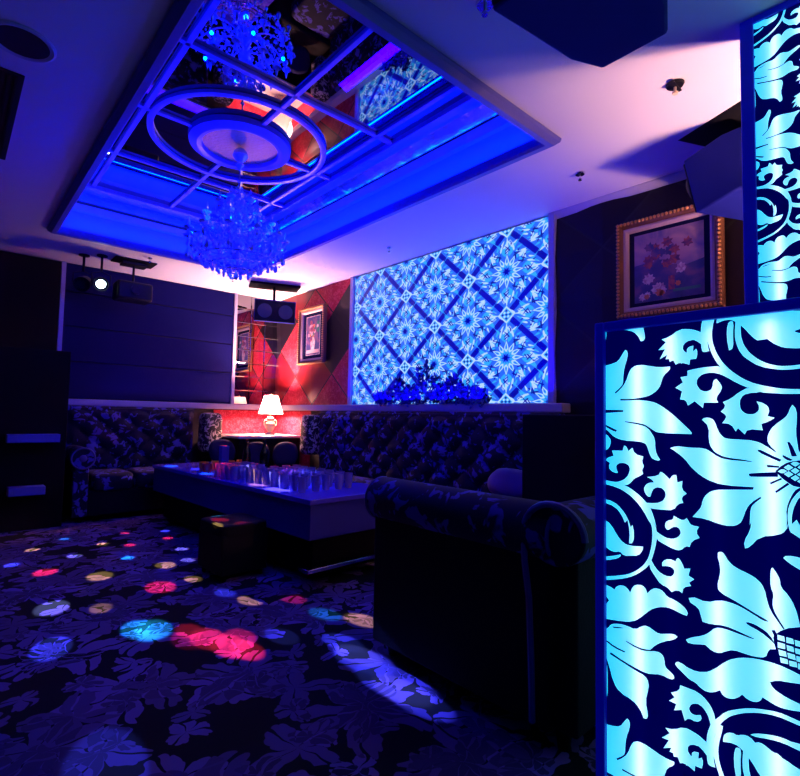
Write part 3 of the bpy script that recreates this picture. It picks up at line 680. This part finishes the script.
def blob(mb, y, z, r, lay, mi_, n=9, jag=.25, sx=1):
    pts = []
    for k in range(n*2):
        t = 2*pi*k/(n*2); q = r*(1-jag*(k % 2))*(1+random.uniform(-.12, .12)); pts.append((-.001*lay, y+cos(t)*q*sx, z+sin(t)*q))
    mb.add(pts, [tuple(range(n*2))], mi_)
def painting(label, yc, zc, w_, h_, fw, art, tilt=0, beads_=True):
    t = thing('framed_painting', label, 'painting', (XR-.045, yc, zc))
    frame(MB(), w_, h_, [(0, 0), (0, .035), (fw*.12, .05), (fw*.35, .052), (fw*.5, .034), (fw*.62, .03), (fw*.62, 0)]).build('frame', M_golddark, t, smooth=0)
    frame(MB(), w_-fw*1.2, h_-fw*1.2, [(0, .03), (.012, .033), (fw*.35, .024), (fw*.42, .008)]).build('frame_slip', M_matboard, t, smooth=0)
    if beads_:
        mb = MB(); o = fw*.22; W2, H2 = w_/2-o, h_/2-o; nn = 26; r_ = fw*.17
        for i in range(nn):
            for s_ in (-1, 1):
                mb.ell((-.052, -W2+2*W2*i/(nn-1), s_*H2), (r_, r_*.75, r_), 6, 4); mb.ell((-.052, s_*W2, -H2+2*H2*i/(nn-1)), (r_, r_, r_*.75), 6, 4)
        mb.build('bead_moulding', M_gold, t)
    cw, chh = w_-fw*2.0, h_-fw*2.0
    mb = MB(); art(mb, cw, chh)
    mb.v = [(v[0]-.006, v[1], v[2]) for v in mb.v]
    mb.build('canvas', [M_artdark, M_artsky, M_artred, M_petalw, M_petalo, M_grn, M_matboard, M_navycush], t, smooth=0)
    return t
def quad(mb, y0, y1, z0, z1, lay, mi_): mb.add([(-.001*lay, y0, z0), (-.001*lay, y1, z0), (-.001*lay, y1, z1), (-.001*lay, y0, z1)], [(0, 3, 2, 1)], mi_)
def art_big(mb, w_, h_):
    quad(mb, -w_/2-.02, w_/2+.02, -h_/2-.02, h_/2+.02, 0, 7)
    w2, h2 = w_/2*.86, h_/2*.90
    quad(mb, -w2, w2, -h2, h2, 1, 1)
    mb.add([(-.002, -w2, -h2), (-.002, w2, -h2), (-.002, w2, h2*.1), (-.002, w2*.5, h2*.15), (-.002, 0, 0), (-.002, -w2*.5, -h2*.12), (-.002, -w2, -h2*.02)], [tuple(range(7))], 0)
    for q in range(16): blob(mb, random.gauss(.02, w2*.33), h2*.25+random.gauss(0, h2*.18), .035, 3+q*.1, 2 if q % 3 else 0, 7, .35)
    blob(mb, 0, h2*.62, .04, 5, 2, 7, .4)
    for (y, z, r_) in ((.55, -.34, .05), (.62, -.40, .035), (-.38, -.18, .045), (-.42, -.22, .03), (.3, -.68, .055), (.22, -.62, .04), (.75, -.85, .035), (.60, -.80, .03), (.15, -.72, .035)):
        blob(mb, y*w2, z*h2, r_*.8, 6+r_, 3, 8, .3)
    for (y, z, r_) in ((.24, -.78, .028), (.62, -.86, .02), (.16, -.80, .02), (-.3, -.6, .02)): blob(mb, y*w2, z*h2, r_, 7, 4, 7, .3)
    quad(mb, -w2*.9, -w2*.15, -h2*.82, -h2*.74, 3, 5); quad(mb, -w2*.2, -w2*.02, -h2*.75, -h2*.35, 4, 2)
def art_small(mb, w_, h_):
    quad(mb, -w_/2-.02, w_/2+.02, -h_/2-.02, h_/2+.02, 0, 7)
    w2, h2 = w_/2*.72, h_/2*.86
    quad(mb, -w2, w2, -h2, h2, 1, 3); quad(mb, -w2*.94, w2*.94, -h2*.96, h2*.96, 2, 0)
    quad(mb, -w2*.9, w2*.9, -h2*.9, -h2*.72, 3, 6)
    mb.add([(-.004, -.035, -h2*.72), (-.004, .035, -h2*.72), (-.004, .055, -h2*.35), (-.004, .03, -h2*.1), (-.004, -.03, -h2*.1), (-.004, -.055, -h2*.35)], [tuple(range(6))], 3)
    for q in range(22): blob(mb, random.gauss(0, w2*.42), h2*.22+random.gauss(0, h2*.26), random.uniform(.022, .04), 5+q*.1, (3, 4, 2, 3, 5)[q % 5], 8, .3)
    blob(mb, 0, h2*.35, .045, 8, 2, 9, .3)
painting('large landscape with pale blossoms in a beaded gilt frame', 1.25, 2.115, .64, .66, .075, art_big)
painting('small flower still life in a gilt frame in the lamplit corner', 5.48, 2.10, .60, .73, .075, art_small)
# ---------------------------------------------------------------- leafy arrangement on the ledge in front of the screen
pl = thing('leafy_plant', 'dark peaked mound of leaves on the ledge before the backlit screen', 'plant', (XR-.105, 3.38, 1.22))
lm = MB(); sm = MB()
def leaf(mb, p0, d, L_, W_, n_):
    d = Vector(d).normalized(); s_ = d.cross(Vector(n_)).normalized(); u_ = s_.cross(d); p0 = Vector(p0)
    q = []
    for t, ww in ((0, .08), (.3, .9), (.6, 1), (.85, .5)): q.append((t, ww))
    vs = [p0+d*L_*t+s_*W_*ww*.5+u_*.004 for t, ww in q]+[p0+d*L_]+[p0+d*L_*t-s_*W_*ww*.5+u_*.004 for t, ww in q[::-1]]+[p0+d*L_*t-u_*.006 for t, ww in q]
    mb.add(vs, [(0, 1, 10, 9), (1, 2, 11, 10), (2, 3, 12, 11), (3, 4, 12), (9, 10, 7, 8), (10, 11, 6, 7), (11, 12, 5, 6), (12, 4, 5)])
def mound_h(y):
    return max(.05, .44*math.exp(-(y/.17)**2), .30*math.exp(-((y-.40)/.12)**2), .30*math.exp(-((y+.36)/.11)**2), .17*math.exp(-(y/.78)**4))
random.seed(3)
for k in range(760):
    y = random.uniform(-.72, .72); h = mound_h(y)*random.uniform(.0, .93); a = random.uniform(0, 2*pi)
    leaf(lm, (random.uniform(-.03, .03), y, h), (random.uniform(-.7, .15), cos(a), sin(a)*.8+.3), random.uniform(.045, .075), random.uniform(.025, .04), (-1, random.uniform(-.4, .4), .3))
lm.build('foliage', M_leafd, pl, smooth=0)
for y in (0, .4, -.36, .2, -.2, .6, -.58): sm.tube([(0, y*.85, 0), (0, y, mound_h(y)*.8)], .006, 5)
sm.build('stems', M_leafd, pl)
# ---------------------------------------------------------------- speakers
def speaker(label, loc, rz, w_=.56, d_=.34, h_=.34, pole=.1, tilt=0, plate=True):
    t = thing('wall_speaker', label, 'speaker', loc, rz)
    W2 = w_/2
    poly = [(-W2, 0), (-W2*.80, -d_*.75), (-W2*.55, -d_), (W2*.55, -d_), (W2*.80, -d_*.75), (W2, 0)]
    M_ = Matrix.Rotation(tilt, 4, 'X')
    b = MB().prism([(x, y+d_/2) for x, y in poly], 'Z', -h_/2, h_/2); b.xf(M_); b.build('cabinet', M_spk, t, bevel=.01)
    g = MB().box((-W2*.96, d_/2, -h_*.46), (W2*.96, d_/2+.012, h_*.46)); g.xf(M_); g.build('grille', M_grille, t, bevel=.004)
    for sx_ in (-W2*.5, W2*.5):
        c_ = MB().lathe([(h_*.30, 0), (h_*.32, .006), (h_*.27, .008), (h_*.10, .003), (.001, .004)], n=24)
        c_.xf(M_ @ Matrix.Translation((sx_, d_/2+.012, 0)) @ Matrix.Rotation(-pi/2, 4, 'X')); c_.build('speaker_cone', M_cone, t)
    MB().tube([(0, 0, h_/2-.03), (0, 0, h_/2+pole)], .016, 10).build('bracket_arm', M_blackmat, t)
    MB().box((-.10, -.07, h_/2+pole-.0), (.10, .07, h_/2+pole+.012)).build('mounting_plate', M_blackmat, t, bevel=.003)
    return t
#SPK#
sp1 = speaker('large dark blue wedge speaker hanging from the ceiling beside the tray, nearest the camera', (1.485, .755, 2.52), R(88), .42, .52, .24, .045, R(0))
sp2 = speaker('dark speaker hung above the large landscape painting', (3.10, .76, 2.42), R(-25), .42, .28, .34, .10, R(-14))
sp3 = speaker('speaker with two round drivers hung in the mirrored corner above the lamp', (2.98, 5.72, 2.375), R(160), .50, .24, .27, .178, R(-10))
MB().box((-.30, -.14, .30), (.30, .14, .325)).build('ceiling_plate', M_blackmat, sp3)
MB().hexa([(-.16, -.2, .262), (.16, -.2, .262), (.16, .2, .262), (-.16, .2, .262), (-.22, -.26, .298), (.22, -.26, .298), (.22, .26, .298), (-.22, .26, .298)]).build('ceiling_plate', M_blackmat, sp2)
# ---------------------------------------------------------------- stage lights under the ceiling at the far end
def stage_light(label, loc, to, lit):
    t = thing('stage_light', label, 'stage light', loc)
    q = (Vector(to)-Vector(loc)).to_track_quat('Z', 'Y').to_matrix().to_4x4()
    b = MB().lathe([(.03, -.13), (.06, -.12), (.065, -.03), (.075, .0), (.075, .05), (.068, .05), (.066, .02), (.001, .018)], n=24); b.xf(q); b.build('housing', M_black, t)
    if lit: e = MB().lathe([(.001, .024), (.040, .024), (.044, .020), (.001, .019)], n=24); e.xf(q); e.build('lens', M_lens, t)
    top = 2.7-loc[2]
    MB().tube([(-.085, 0, 0), (-.085, 0, .10), (0, 0, .13), (.085, 0, .10), (.085, 0, 0)], .006, 6).tube([(0, 0, .13), (0, 0, top-.01)], .012, 8).build('yoke', M_black, t)
    MB().lathe([(.05, top-.012), (.05, top)], n=20).build('ceiling_base', M_black, t)
    return t
stage_light('small stage spotlight with its lens lit white, hung before the board panel', (1.12, 5.90, 2.40), (.4, 1.5, 1.3), True)
stage_light('unlit small stage spotlight at the left end of the board panel', (.98, 6.02, 2.40), (-.2, 3, 1.0), False)
fx = thing('effect_projector', 'black box effect projector hung before the board panel, beside the lit spotlight', 'projector', (1.42, 5.9, 2.37))
MB().box((-.17, -.12, -.10), (.17, .12, .09)).build('housing', M_black, fx, bevel=.02)
MB().tube([(0, 0, .08), (0, 0, .30)], .012).box((-.12, -.08, .28), (.12, .08, .305)).build('bracket', M_black, fx)
MB().lathe([(.05, 0), (.05, .03), (.04, .03), (.001, .025)], c=(0, 0, 0), n=20, axis='Y').xf(Matrix.Translation((0, -.12, 0)) @ Matrix.Rotation(pi, 4, 'X')).build('lens', M_mulb, fx)
tag(MB().box((1.22, 5.78, 2.685), (1.62, 6.02, 2.699)).build('light_rail', M_blackmat, bevel=.004), 'black mounting board on the ceiling above the stage lights', 'board')
# ---------------------------------------------------------------- ceiling fittings
def sprinkler(name, label, cat, x, y, big):
    t = thing(name, label, cat, (x, y, ZC))
    MB().lathe([(.001, -.012), (.035*big, -.012), (.04*big, -.002), (.04*big, 0), (.001, 0)], n=24).build('rose', M_black if big > 1 else M_chrome, t)
    MB().lathe([(.001, -.05), (.012, -.05), (.014, -.042), (.006, -.038), (.006, -.01), (.001, -.01)], n=12).build('head', M_ceramic if big > 1 else M_chrome, t)
    if big > 1: MB().box((-.05, -.012, -.016), (.05, .012, -.008)).build('deflector', M_black, t)
    return t
sprinkler('sprinkler', 'dark ceiling sprinkler near the hung speaker and lit pillar', 'sprinkler', 2.495, .874, 1.01)
sprinkler('sprinkler', 'small chrome sprinkler beyond the near corner of the tray', 'sprinkler', 2.984, 1.624, .8)
sprinkler('sprinkler', 'small chrome sprinkler in the ceiling between the tray and the large hung speaker', 'sprinkler', 1.468, 1.192, .9)
sprinkler('sprinkler', 'small chrome sprinkler above the backlit screen', 'sprinkler', 3.05, 3.6, .6)
sprinkler('sprinkler', 'small chrome sprinkler above the lamplit corner', 'sprinkler', 2.45, 5.75, .6)
sprinkler('sprinkler', 'small chrome sprinkler between tray and board panel', 'sprinkler', 1.5, 5.62, .6)
cs_ = thing('ceiling_speaker', 'round flush speaker in the dark ceiling beside the tray', 'speaker', (.165, 2.70, ZC))
MB().lathe([(.10, -.004), (.115, -.010), (.125, -.006), (.125, 0), (.10, 0)], n=32).build('rim', M_white, cs_); MB().lathe([(.001, -.004), (.10, -.006), (.10, 0), (.001, 0)], n=32).build('grille', M_grille, cs_)
cv = thing('ceiling_vent', 'long dark slot vent in the ceiling beside the tray', 'vent', (.13, 3.52, ZC))
MB().box((-.07, -.55, -.008), (.07, .55, 0)).build('frame', M_grille, cv, bevel=.003)
sl = MB()
for k in range(4): sl.box((-.055+k*.03, -.53, -.012), (-.045+k*.03, .53, -.004))
sl.build('slats', M_blackmat, cv)
# ---------------------------------------------------------------- table lamps on marble topped corner cabinets
def corner_cabinet(label, x, y, w_, d_):
    t = thing('corner_cabinet', label, 'cabinet', (x, y, 0))
    MB().box((-w_/2+.01, -d_/2+.01, 0), (w_/2-.01, d_/2-.01, .80)).build('body', M_blackmat, t, bevel=.004)
    MB().box((-w_/2, -d_/2, .80), (w_/2, d_/2, .83)).build('marble_top', M_marble, t, bevel=.006)
    return t
def table_lamp(label, x, y, z, k=1):
    t = thing('table_lamp', label, 'lamp', (x, y, z))
    MB().lathe([(.001, 0), (.06, 0), (.062, .015), (.045, .03), (.025, .04), (.04, .06), (.062, .10), (.066, .13), (.058, .16), (.035, .18), (.028, .20), (.042, .215), (.02, .23), (.001, .23)], n=24).build('urn', M_ceramic, t)
    for s_ in (-1, 1):
        MB().tube([(s_*.058, 0, .10), (s_*.085, 0, .13), (s_*.09, 0, .165), (s_*.075, 0, .19), (s_*.05, 0, .185), (s_*.035, 0, .175)], .007, 8).build('handle', M_ceramic, t)
    MB().tube([(0, 0, .225), (0, 0, .50)], .006, 8).build('stem', M_gold, t)
    sh = MB(); n = 40
    pr = [(.155, .27), (.135, .33), (.11, .41), (.085, .505)]
    vs = []; fs = []
    for (r_, z_) in pr:
        for k in range(n): q = 2*pi*k/n; vs.append((r_*cos(q), r_*sin(q), z_))
    for i in range(3):
        for k in range(n): fs.append((i*n+k, i*n+(k+1) % n, (i+1)*n+(k+1) % n, (i+1)*n+k))
    sh.add(vs, fs); sh.build('lamp_shade', M_shade, t)
    MB().ell((0, 0, .36), (.022, .022, .03), 10, 8).build('bulb', M_bulb, t)
    MB().ell((0, 0, .52), (.010, .010, .014), 8, 6).build('finial', M_gold, t)
    for zz, pw in ((.31, 3.4), (.45, 3.2)):
        lp = point('lamp_light', (x, y, z+zz), (1, .44, .34), pw*k, .03)
    spot('lamp_light', (x, y, z+.42), (x-.05, y, 3.), (1, .58, .56), 9*k, 125, .6, .16)
    return t
corner_cabinet('black corner cabinet with a white marble top carrying the lit lamp', 2.99, 6.06, .84, .74)
table_lamp('lit table lamp with white shade and cream urn base in the far corner', 3.13, 6.0, .83)
corner_cabinet('added black cabinet with marble top, out of view behind the lit pillar', 2.95, -.25, .6, .6)  # added out of view to carry the second lamp
table_lamp('added lit table lamp with white shade, out of view behind the lit pillar', 2.90, -.22, .83, .75)  # second lamp added out of view to warm the near ceiling
# ---------------------------------------------------------------- sofas
def tuft(mb, x0, x1, z0, z1, y, dep, fn, du=.15, dz=.13, mi_=0):
    nu = int((x1-x0)/.022); nv = int((z1-z0)/.022)
    def f(u, v):
        x = x0+(x1-x0)*u; z = z0+(z1-z0)*v
        a = x/du+z/dz; b = x/du-z/dz
        h = (abs(sin(pi*a/2))*abs(sin(pi*b/2)))**.45
        e = min(1, u*nu/3, (1-u)*nu/3, v*nv/3, (1-v)*nv/3)
        return fn(x, y-dep*h*max(.15, e), z)
    return mb.grid(f, nu, nv, mi_)
def sofa(label, x0, x1, ywall, zb, arms=(1, 1), place=lambda x, y, z: (x, y, z), seat_n=3, depth=.78, fm=None, back_z=None, root=(0, 0, 0)):
    """local frame: sits along x, back at y = ywall, faces -y; 'place' turns it"""
    fm = fm or M_floral; t = thing('tufted_sofa', label, 'sofa', root)
    def B(mb, name, m_, par=t, **k):
        mb.v = [place(*p_) for p_ in mb.v]; mb.v = [(p_[0]-root[0], p_[1]-root[1], p_[2]-root[2]) for p_ in mb.v]
        o = mb.build(name, m_, par, **k); return o
    yf = ywall-depth
    B(MB().box((x0, yf+.03, .06), (x1, ywall, .30)), 'base', M_dkup, bevel=.01)
    a0 = x0+(.16 if arms[0] else 0); a1 = x1-(.16 if arms[1] else 0)
    wd = (a1-a0)/seat_n
    for i in range(seat_n):
        c_ = MB(); rbox(c_, (a0+i*wd+.005, yf, .29), (a0+(i+1)*wd-.005, ywall-.14, .47), .055); B(c_, 'seat_cushion', fm)
    b = MB().box((x0, ywall-.12, .06), (x1, ywall, zb-.01)); tuft(b, x0, x1, .42, zb, ywall-.12, .06, lambda x, y, z: (x, y, z))
    b.tube([(x0, ywall-.09, zb-.02), (x1, ywall-.09, zb-.02)], .045, 10)
    B(b, 'backrest', fm)
    for k, s_ in ((0, 1), (1, -1)):
        if not arms[k]: continue
        xo = x0 if k == 0 else x1
        c_ = MB().box((xo, yf+.02, .06), (xo+s_*.13, ywall-.05, .60))
        cx_ = xo+s_*.07
        c_.lathe([(.09, yf+.0), (.10, yf+.02), (.10, ywall-.05), (.09, ywall-.03)], c=(cx_, 0, .62), n=20, axis='Y') if False else None
        prof = [(cx_+.105*cos(q), .63+.105*sin(q)) for q in [2*pi*j/20 for j in range(20)]]
        c_.prism(prof, 'Y', yf, ywall-.04)
        arm = B(c_, 'arm', fm, bevel=.01)
        ros = MB(); ring_ = [(cx_+.10*cos(q), yf-.004, .63+.10*sin(q)) for q in [2*pi*j/28 for j in range(28)]]
        ros.tube(ring_, .008, 6, closed=True); B(ros, 'piping', M_piping, arm)
        rb = MB().ell((cx_, yf-.004, .63), (.035, .015, .035), 12, 8); B(rb, 'rosette', M_piping, arm)
    for fx_ in (x0+.08, x1-.08):
        for fy in (yf+.08, ywall-.08):
            B(MB().lathe([(.018, 0), (.03, .06)], c=(fx_, fy, 0), n=10), 'foot', M_blackmat)
    return t
sofa('dark floral tufted sofa under the board panel on the back wall', .95, 2.28, YB-.01, 1.13, (1, 0), seat_n=3, root=(1.6, 6.1, 0), depth=.74)
sofa('long dark floral tufted sofa under the backlit screen', 1.96, 5.12, 0, 1.13, (0, 0), place=lambda x, y, z: (XR-.02+y, x, z), seat_n=5, root=(3.1, 3.55, 0), depth=.72)
# silvery upholstered end panels either side of the lamp corner
for (lb, pts) in (('pale silver floral wing cushion at the corner end of the long sofa', (3.30, 5.26)), ('pale silver floral wing cushion at the corner end of the back sofa', (2.43, 6.20))):
    mb = MB(); rbox(mb, (-.12, -.11, -.24), (.12, .11, .24), .07); o = mb.build('wing_cushion', M_silverfl); o.location = (pts[0], pts[1], .86); tag(o, lb, 'cushion')
def pillow(label, loc, rot, s_, m_, name='throw_pillow'):
    mb = MB(); n = 14
    def f(sgn):
        def g(u, v):
            x, y = u*2-1, v*2-1; h = ((1-x**4)*(1-y**4))**.5*.28; k = 1-.10*((x*x)*(y*y)) if False else 1-.08*(1-x*x)*(y*y)-.0
            return (x*s_[0]*(1-.42*y*y)**.5, y*s_[1]*(1-.42*x*x)**.5, sgn*h*s_[2])
        return g
    mb.grid(f(1), n, n); mb.grid(f(-1), n, n); o = mb.build(name, m_); o.location = loc; o.rotation_euler = rot
    return tag(o, label, 'pillow')
pillow('violet satin pillow near the open end of the long sofa', (3.0, 2.14, .64), (R(10), R(-55), R(6)), (.12, .19, .16), M_violet)
pillow('black velvet pillow leaning on the lamp cabinet, nearest the back sofa', (2.40, 5.74, .66), (R(64), 0, R(-8)), (.15, .15, .16), M_navycush)
pillow('navy velvet pillow leaning on the lamp cabinet below the lamp', (2.72, 5.52, .62), (R(68), 0, R(-20)), (.15, .16, .16), M_navycush)
pillow('navy velvet pillow leaning on the lamp cabinet, nearest the long sofa', (3.06, 5.46, .62), (R(66), 0, R(-36)), (.15, .16, .16), M_navycush)
cseat = MB(); rbox(cseat, (2.56, 5.16, .04), (3.40, 5.64, .46), .05); 
tag(cseat.build('corner_ottoman', M_dkup), 'black upholstered corner ottoman in front of the lamp cabinet', 'seat')
# the near chesterfield, its back to the camera
t = thing('chesterfield', 'black sided loveseat with a floral rolled arm and back, facing the table, nearest the camera', 'loveseat', (2.1, 1.4, 0))
def LB(mb, name, m_, par=t, **k):
    mb.v = [(p_[0]-2.1, p_[1]-1.4, p_[2]) for p_ in mb.v]; return mb.build(name, m_, par, **k)
LB(MB().box((1.56, .98, .07), (2.66, 1.86, .40)), 'base', M_dkup, bevel=.01)
for i in range(2):
    c_ = MB(); rbox(c_, (1.68+i*.43, 1.05, .38), (2.10+i*.43, 1.90, .54), .05); LB(c_, 'seat_cushion', M_floral)
for (xa, xb, s_) in ((1.52, 1.66, -1),):
    c_ = MB().box((xa, .94, .07), (xb, 1.86, .70)); LB(c_, 'arm_side', M_dkup, bevel=.01)
    xc = (xa+xb)/2+s_*.01
    prof = [(xc+.10*cos(q), .71+.10*sin(q)) for q in [2*pi*j/24 for j in range(24)]]
    a_ = MB().prism(prof, 'Y', .93, 1.88); arm = LB(a_, 'arm', M_floral, bevel=.01)
    for yy in (.926, 1.884):
        LB(MB().tube([(xc+.095*cos(q), yy, .71+.095*sin(q)) for q in [2*pi*j/24 for j in range(24)]], .007, 6, closed=True), 'piping', M_piping, arm)
bk = MB().box((1.56, .86, .07), (2.66, .99, .72)); LB(bk, 'back_panel', M_dkup, bevel=.01)
prof = [(.91+.11*cos(q), .72+.10*sin(q)) for q in [2*pi*j/24 for j in range(24)]]
b2 = MB().prism(prof, 'X', 1.50, 2.70); tuft(b2, 1.68, 2.54, .5, .78, 0, .05, lambda x, y, z: (x, 1.0-y, z)); bo = LB(b2, 'backrest', M_floral, bevel=.008)
LB(MB().tube([(1.496, .91+.112*cos(q), .72+.102*sin(q)) for q in [pi*1.0-j*pi*1.0/14 for j in range(15)]]+[(1.496, 1.018, .62), (1.496, 1.0, .50), (1.496, .99, .30), (1.496, .985, .10)], .011, 8), 'piping', M_piping, bo)
for fx_ in (1.6, 2.62):
    for fy in (.93, 1.8): LB(MB().lathe([(.02, 0), (.03, .07)], c=(fx_, fy, 0), n=10), 'foot', M_blackmat)
# ---------------------------------------------------------------- coffee table
TR = R(3.0)
tb = thing('coffee_table', 'long glossy coffee table covered with glasses between the sofas', 'table', (1.744, 2.78, 0), TR)
TW, TL, TH = .80, 2.78, .56
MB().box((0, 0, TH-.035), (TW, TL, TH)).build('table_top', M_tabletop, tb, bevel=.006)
MB().box((.012, .012, .30), (TW-.012, TL-.012, TH-.035)).build('apron', M_tabside, tb, bevel=.004)
MB().box((.10, .10, .04), (TW-.10, TL-.10, .30)).build('plinth', M_blackmat, tb, bevel=.004)
MB().box((-.01, -.012, .10), (TW, .10, .125)).build('foot_rail', M_chrome, tb, bevel=.003)
Mt = Matrix.Translation((1.744, 2.78, 0)) @ Matrix.Rotation(TR, 4, 'Z')
def on_table(u, v, z=TH): return Mt @ Vector((u, v, z))
def tumbler():
    t = thing('glass_tumbler', 'x', 'glass', (0, 0, 0))
    MB().lathe([(.001, 0), (.024, 0), (.027, .01), (.033, .085), (.035, .11), (.033, .11), (.031, .085), (.024, .014), (.001, .012)], n=16).build('tumbler_glass', M_glass, t)
    return t
def tumbler_mesh():
    return MB().lathe([(.001, 0), (.024, 0), (.027, .01), (.033, .085), (.035, .11), (.033, .11), (.031, .085), (.024, .014), (.001, .012)], n=16).build('glass_tumbler', M_glass)
g0 = tumbler_mesh(); first = True
def put(o, p_, label, cat, group=None, used=[]):
    if o.name in used: o = o.copy(); COL.objects.link(o)
    else: used.append(o.name)
    o.location = p_; return tag(o, label, cat, group)
random.seed(11)
for i in range(5):
    for j in range(7):
        put(g0, on_table(.14+i*.105+random.uniform(-.008, .008), .30+j*.12+random.uniform(-.01, .01)), 'clear glass tumbler in the block of glasses on the near half of the coffee table', 'glass', 'tumblers on the near half of the table')
for i in range(4):
    for j in range(4):
        put(g0, on_table(.10+i*.08, 1.22+j*.09), 'clear glass tumbler in the small block of glasses at the middle of the coffee table', 'glass', 'tumblers at the middle of the table')
cup = MB().lathe([(.001, 0), (.04, 0), (.045, .04), (.042, .075), (.038, .075), (.036, .01), (.001, .01)], n=16).build('dice_cup', mat('red_plastic', (.5, .02, .03), .35))
cup2 = MB().lathe([(.001, 0), (.04, 0), (.045, .04), (.042, .075), (.038, .075), (.036, .01), (.001, .01)], n=16).build('dice_cup', mat('amber_plastic', (.7, .35, .03), .35))
for i in range(4):
    put(cup, on_table(.16+.13*i, 1.86+.04*(i % 2)), 'red dice cup in the front row beyond the glasses on the coffee table', 'cup', 'red dice cups')
    put(cup2, on_table(.20+.13*i, 2.02+.03*(i % 2)), 'amber dice cup in the back row beyond the glasses on the coffee table', 'cup', 'amber dice cups')
bot = MB().lathe([(.001, 0), (.038, 0), (.04, .01), (.04, .16), (.032, .20), (.016, .235), (.014, .28), (.018, .285), (.018, .30), (.001, .30)], n=18).build('bottle', mat('bottle_glass', (.006, .008, .006), .12))
put(bot, on_table(.42, 1.62), 'dark bottle nearer the blue box of the two bottles on the coffee table', 'bottle', None)
put(bot, on_table(.54, 1.52), 'dark bottle nearer the long sofa of the two bottles on the coffee table', 'bottle', None)
bx_ = MB().box((-.035, -.035, 0), (.035, .035, .24)).build('menu_box', M_bluebox, bevel=.006); bx_.location = on_table(.26, 1.74); tag(bx_, 'tall translucent blue menu box standing beside the dark bottles on the coffee table', 'menu box')
# small poufs against the long side of the table
def pouf(label, x, y):
    t = thing('cube_pouf', label, 'pouf', (x, y, 0), TR)
    rb_ = MB(); rbox(rb_, (-.17, -.19, .28), (.17, .19, .37), .05); rb_.build('seat', M_dkup, t)
    MB().box((-.165, -.185, .04), (.165, .185, .30)).build('body', M_dkup, t, bevel=.01)
    for a in (-.13, .13):
        for b in (-.15, .15): MB().lathe([(.015, 0), (.02, .045)], c=(a, b, 0), n=8).build('foot', M_blackmat, t)
pouf('low black cube pouf against the long side of the coffee table', 1.53, 3.42)
# ---------------------------------------------------------------- equipment cabinet at the dark end
ec = thing('equipment_cabinet', 'black equipment cabinet with two pale shelf edges in the dark far end', 'cabinet', (.58, 5.85, 0))
MB().box((-.32, -.12, 0), (.29, .42, 1.66)).build('body', M_blackmat, ec, bevel=.006)
for z in (.80, .33):
    MB().box((-.17 if z > .5 else -.14, -.26, z), (.22 if z > .5 else .13, -.12, z+.075)).build('shelf', M_latt, ec, bevel=.004)
tag(MB().box((.30, YB-.06, 1.62), (.84, YB-.004, 2.69)).build('curtain_panel', M_blackmat, bevel=.006), 'plain black wall panel above the equipment cabinet', 'wall panel')
tag(MB().box((2.80, 1.30, 0), (XR-.04, 1.93, 1.13)).build('side_cabinet', M_darkwall, bevel=.008), 'plain navy cabinet at the open end of the long sofa', 'cabinet')
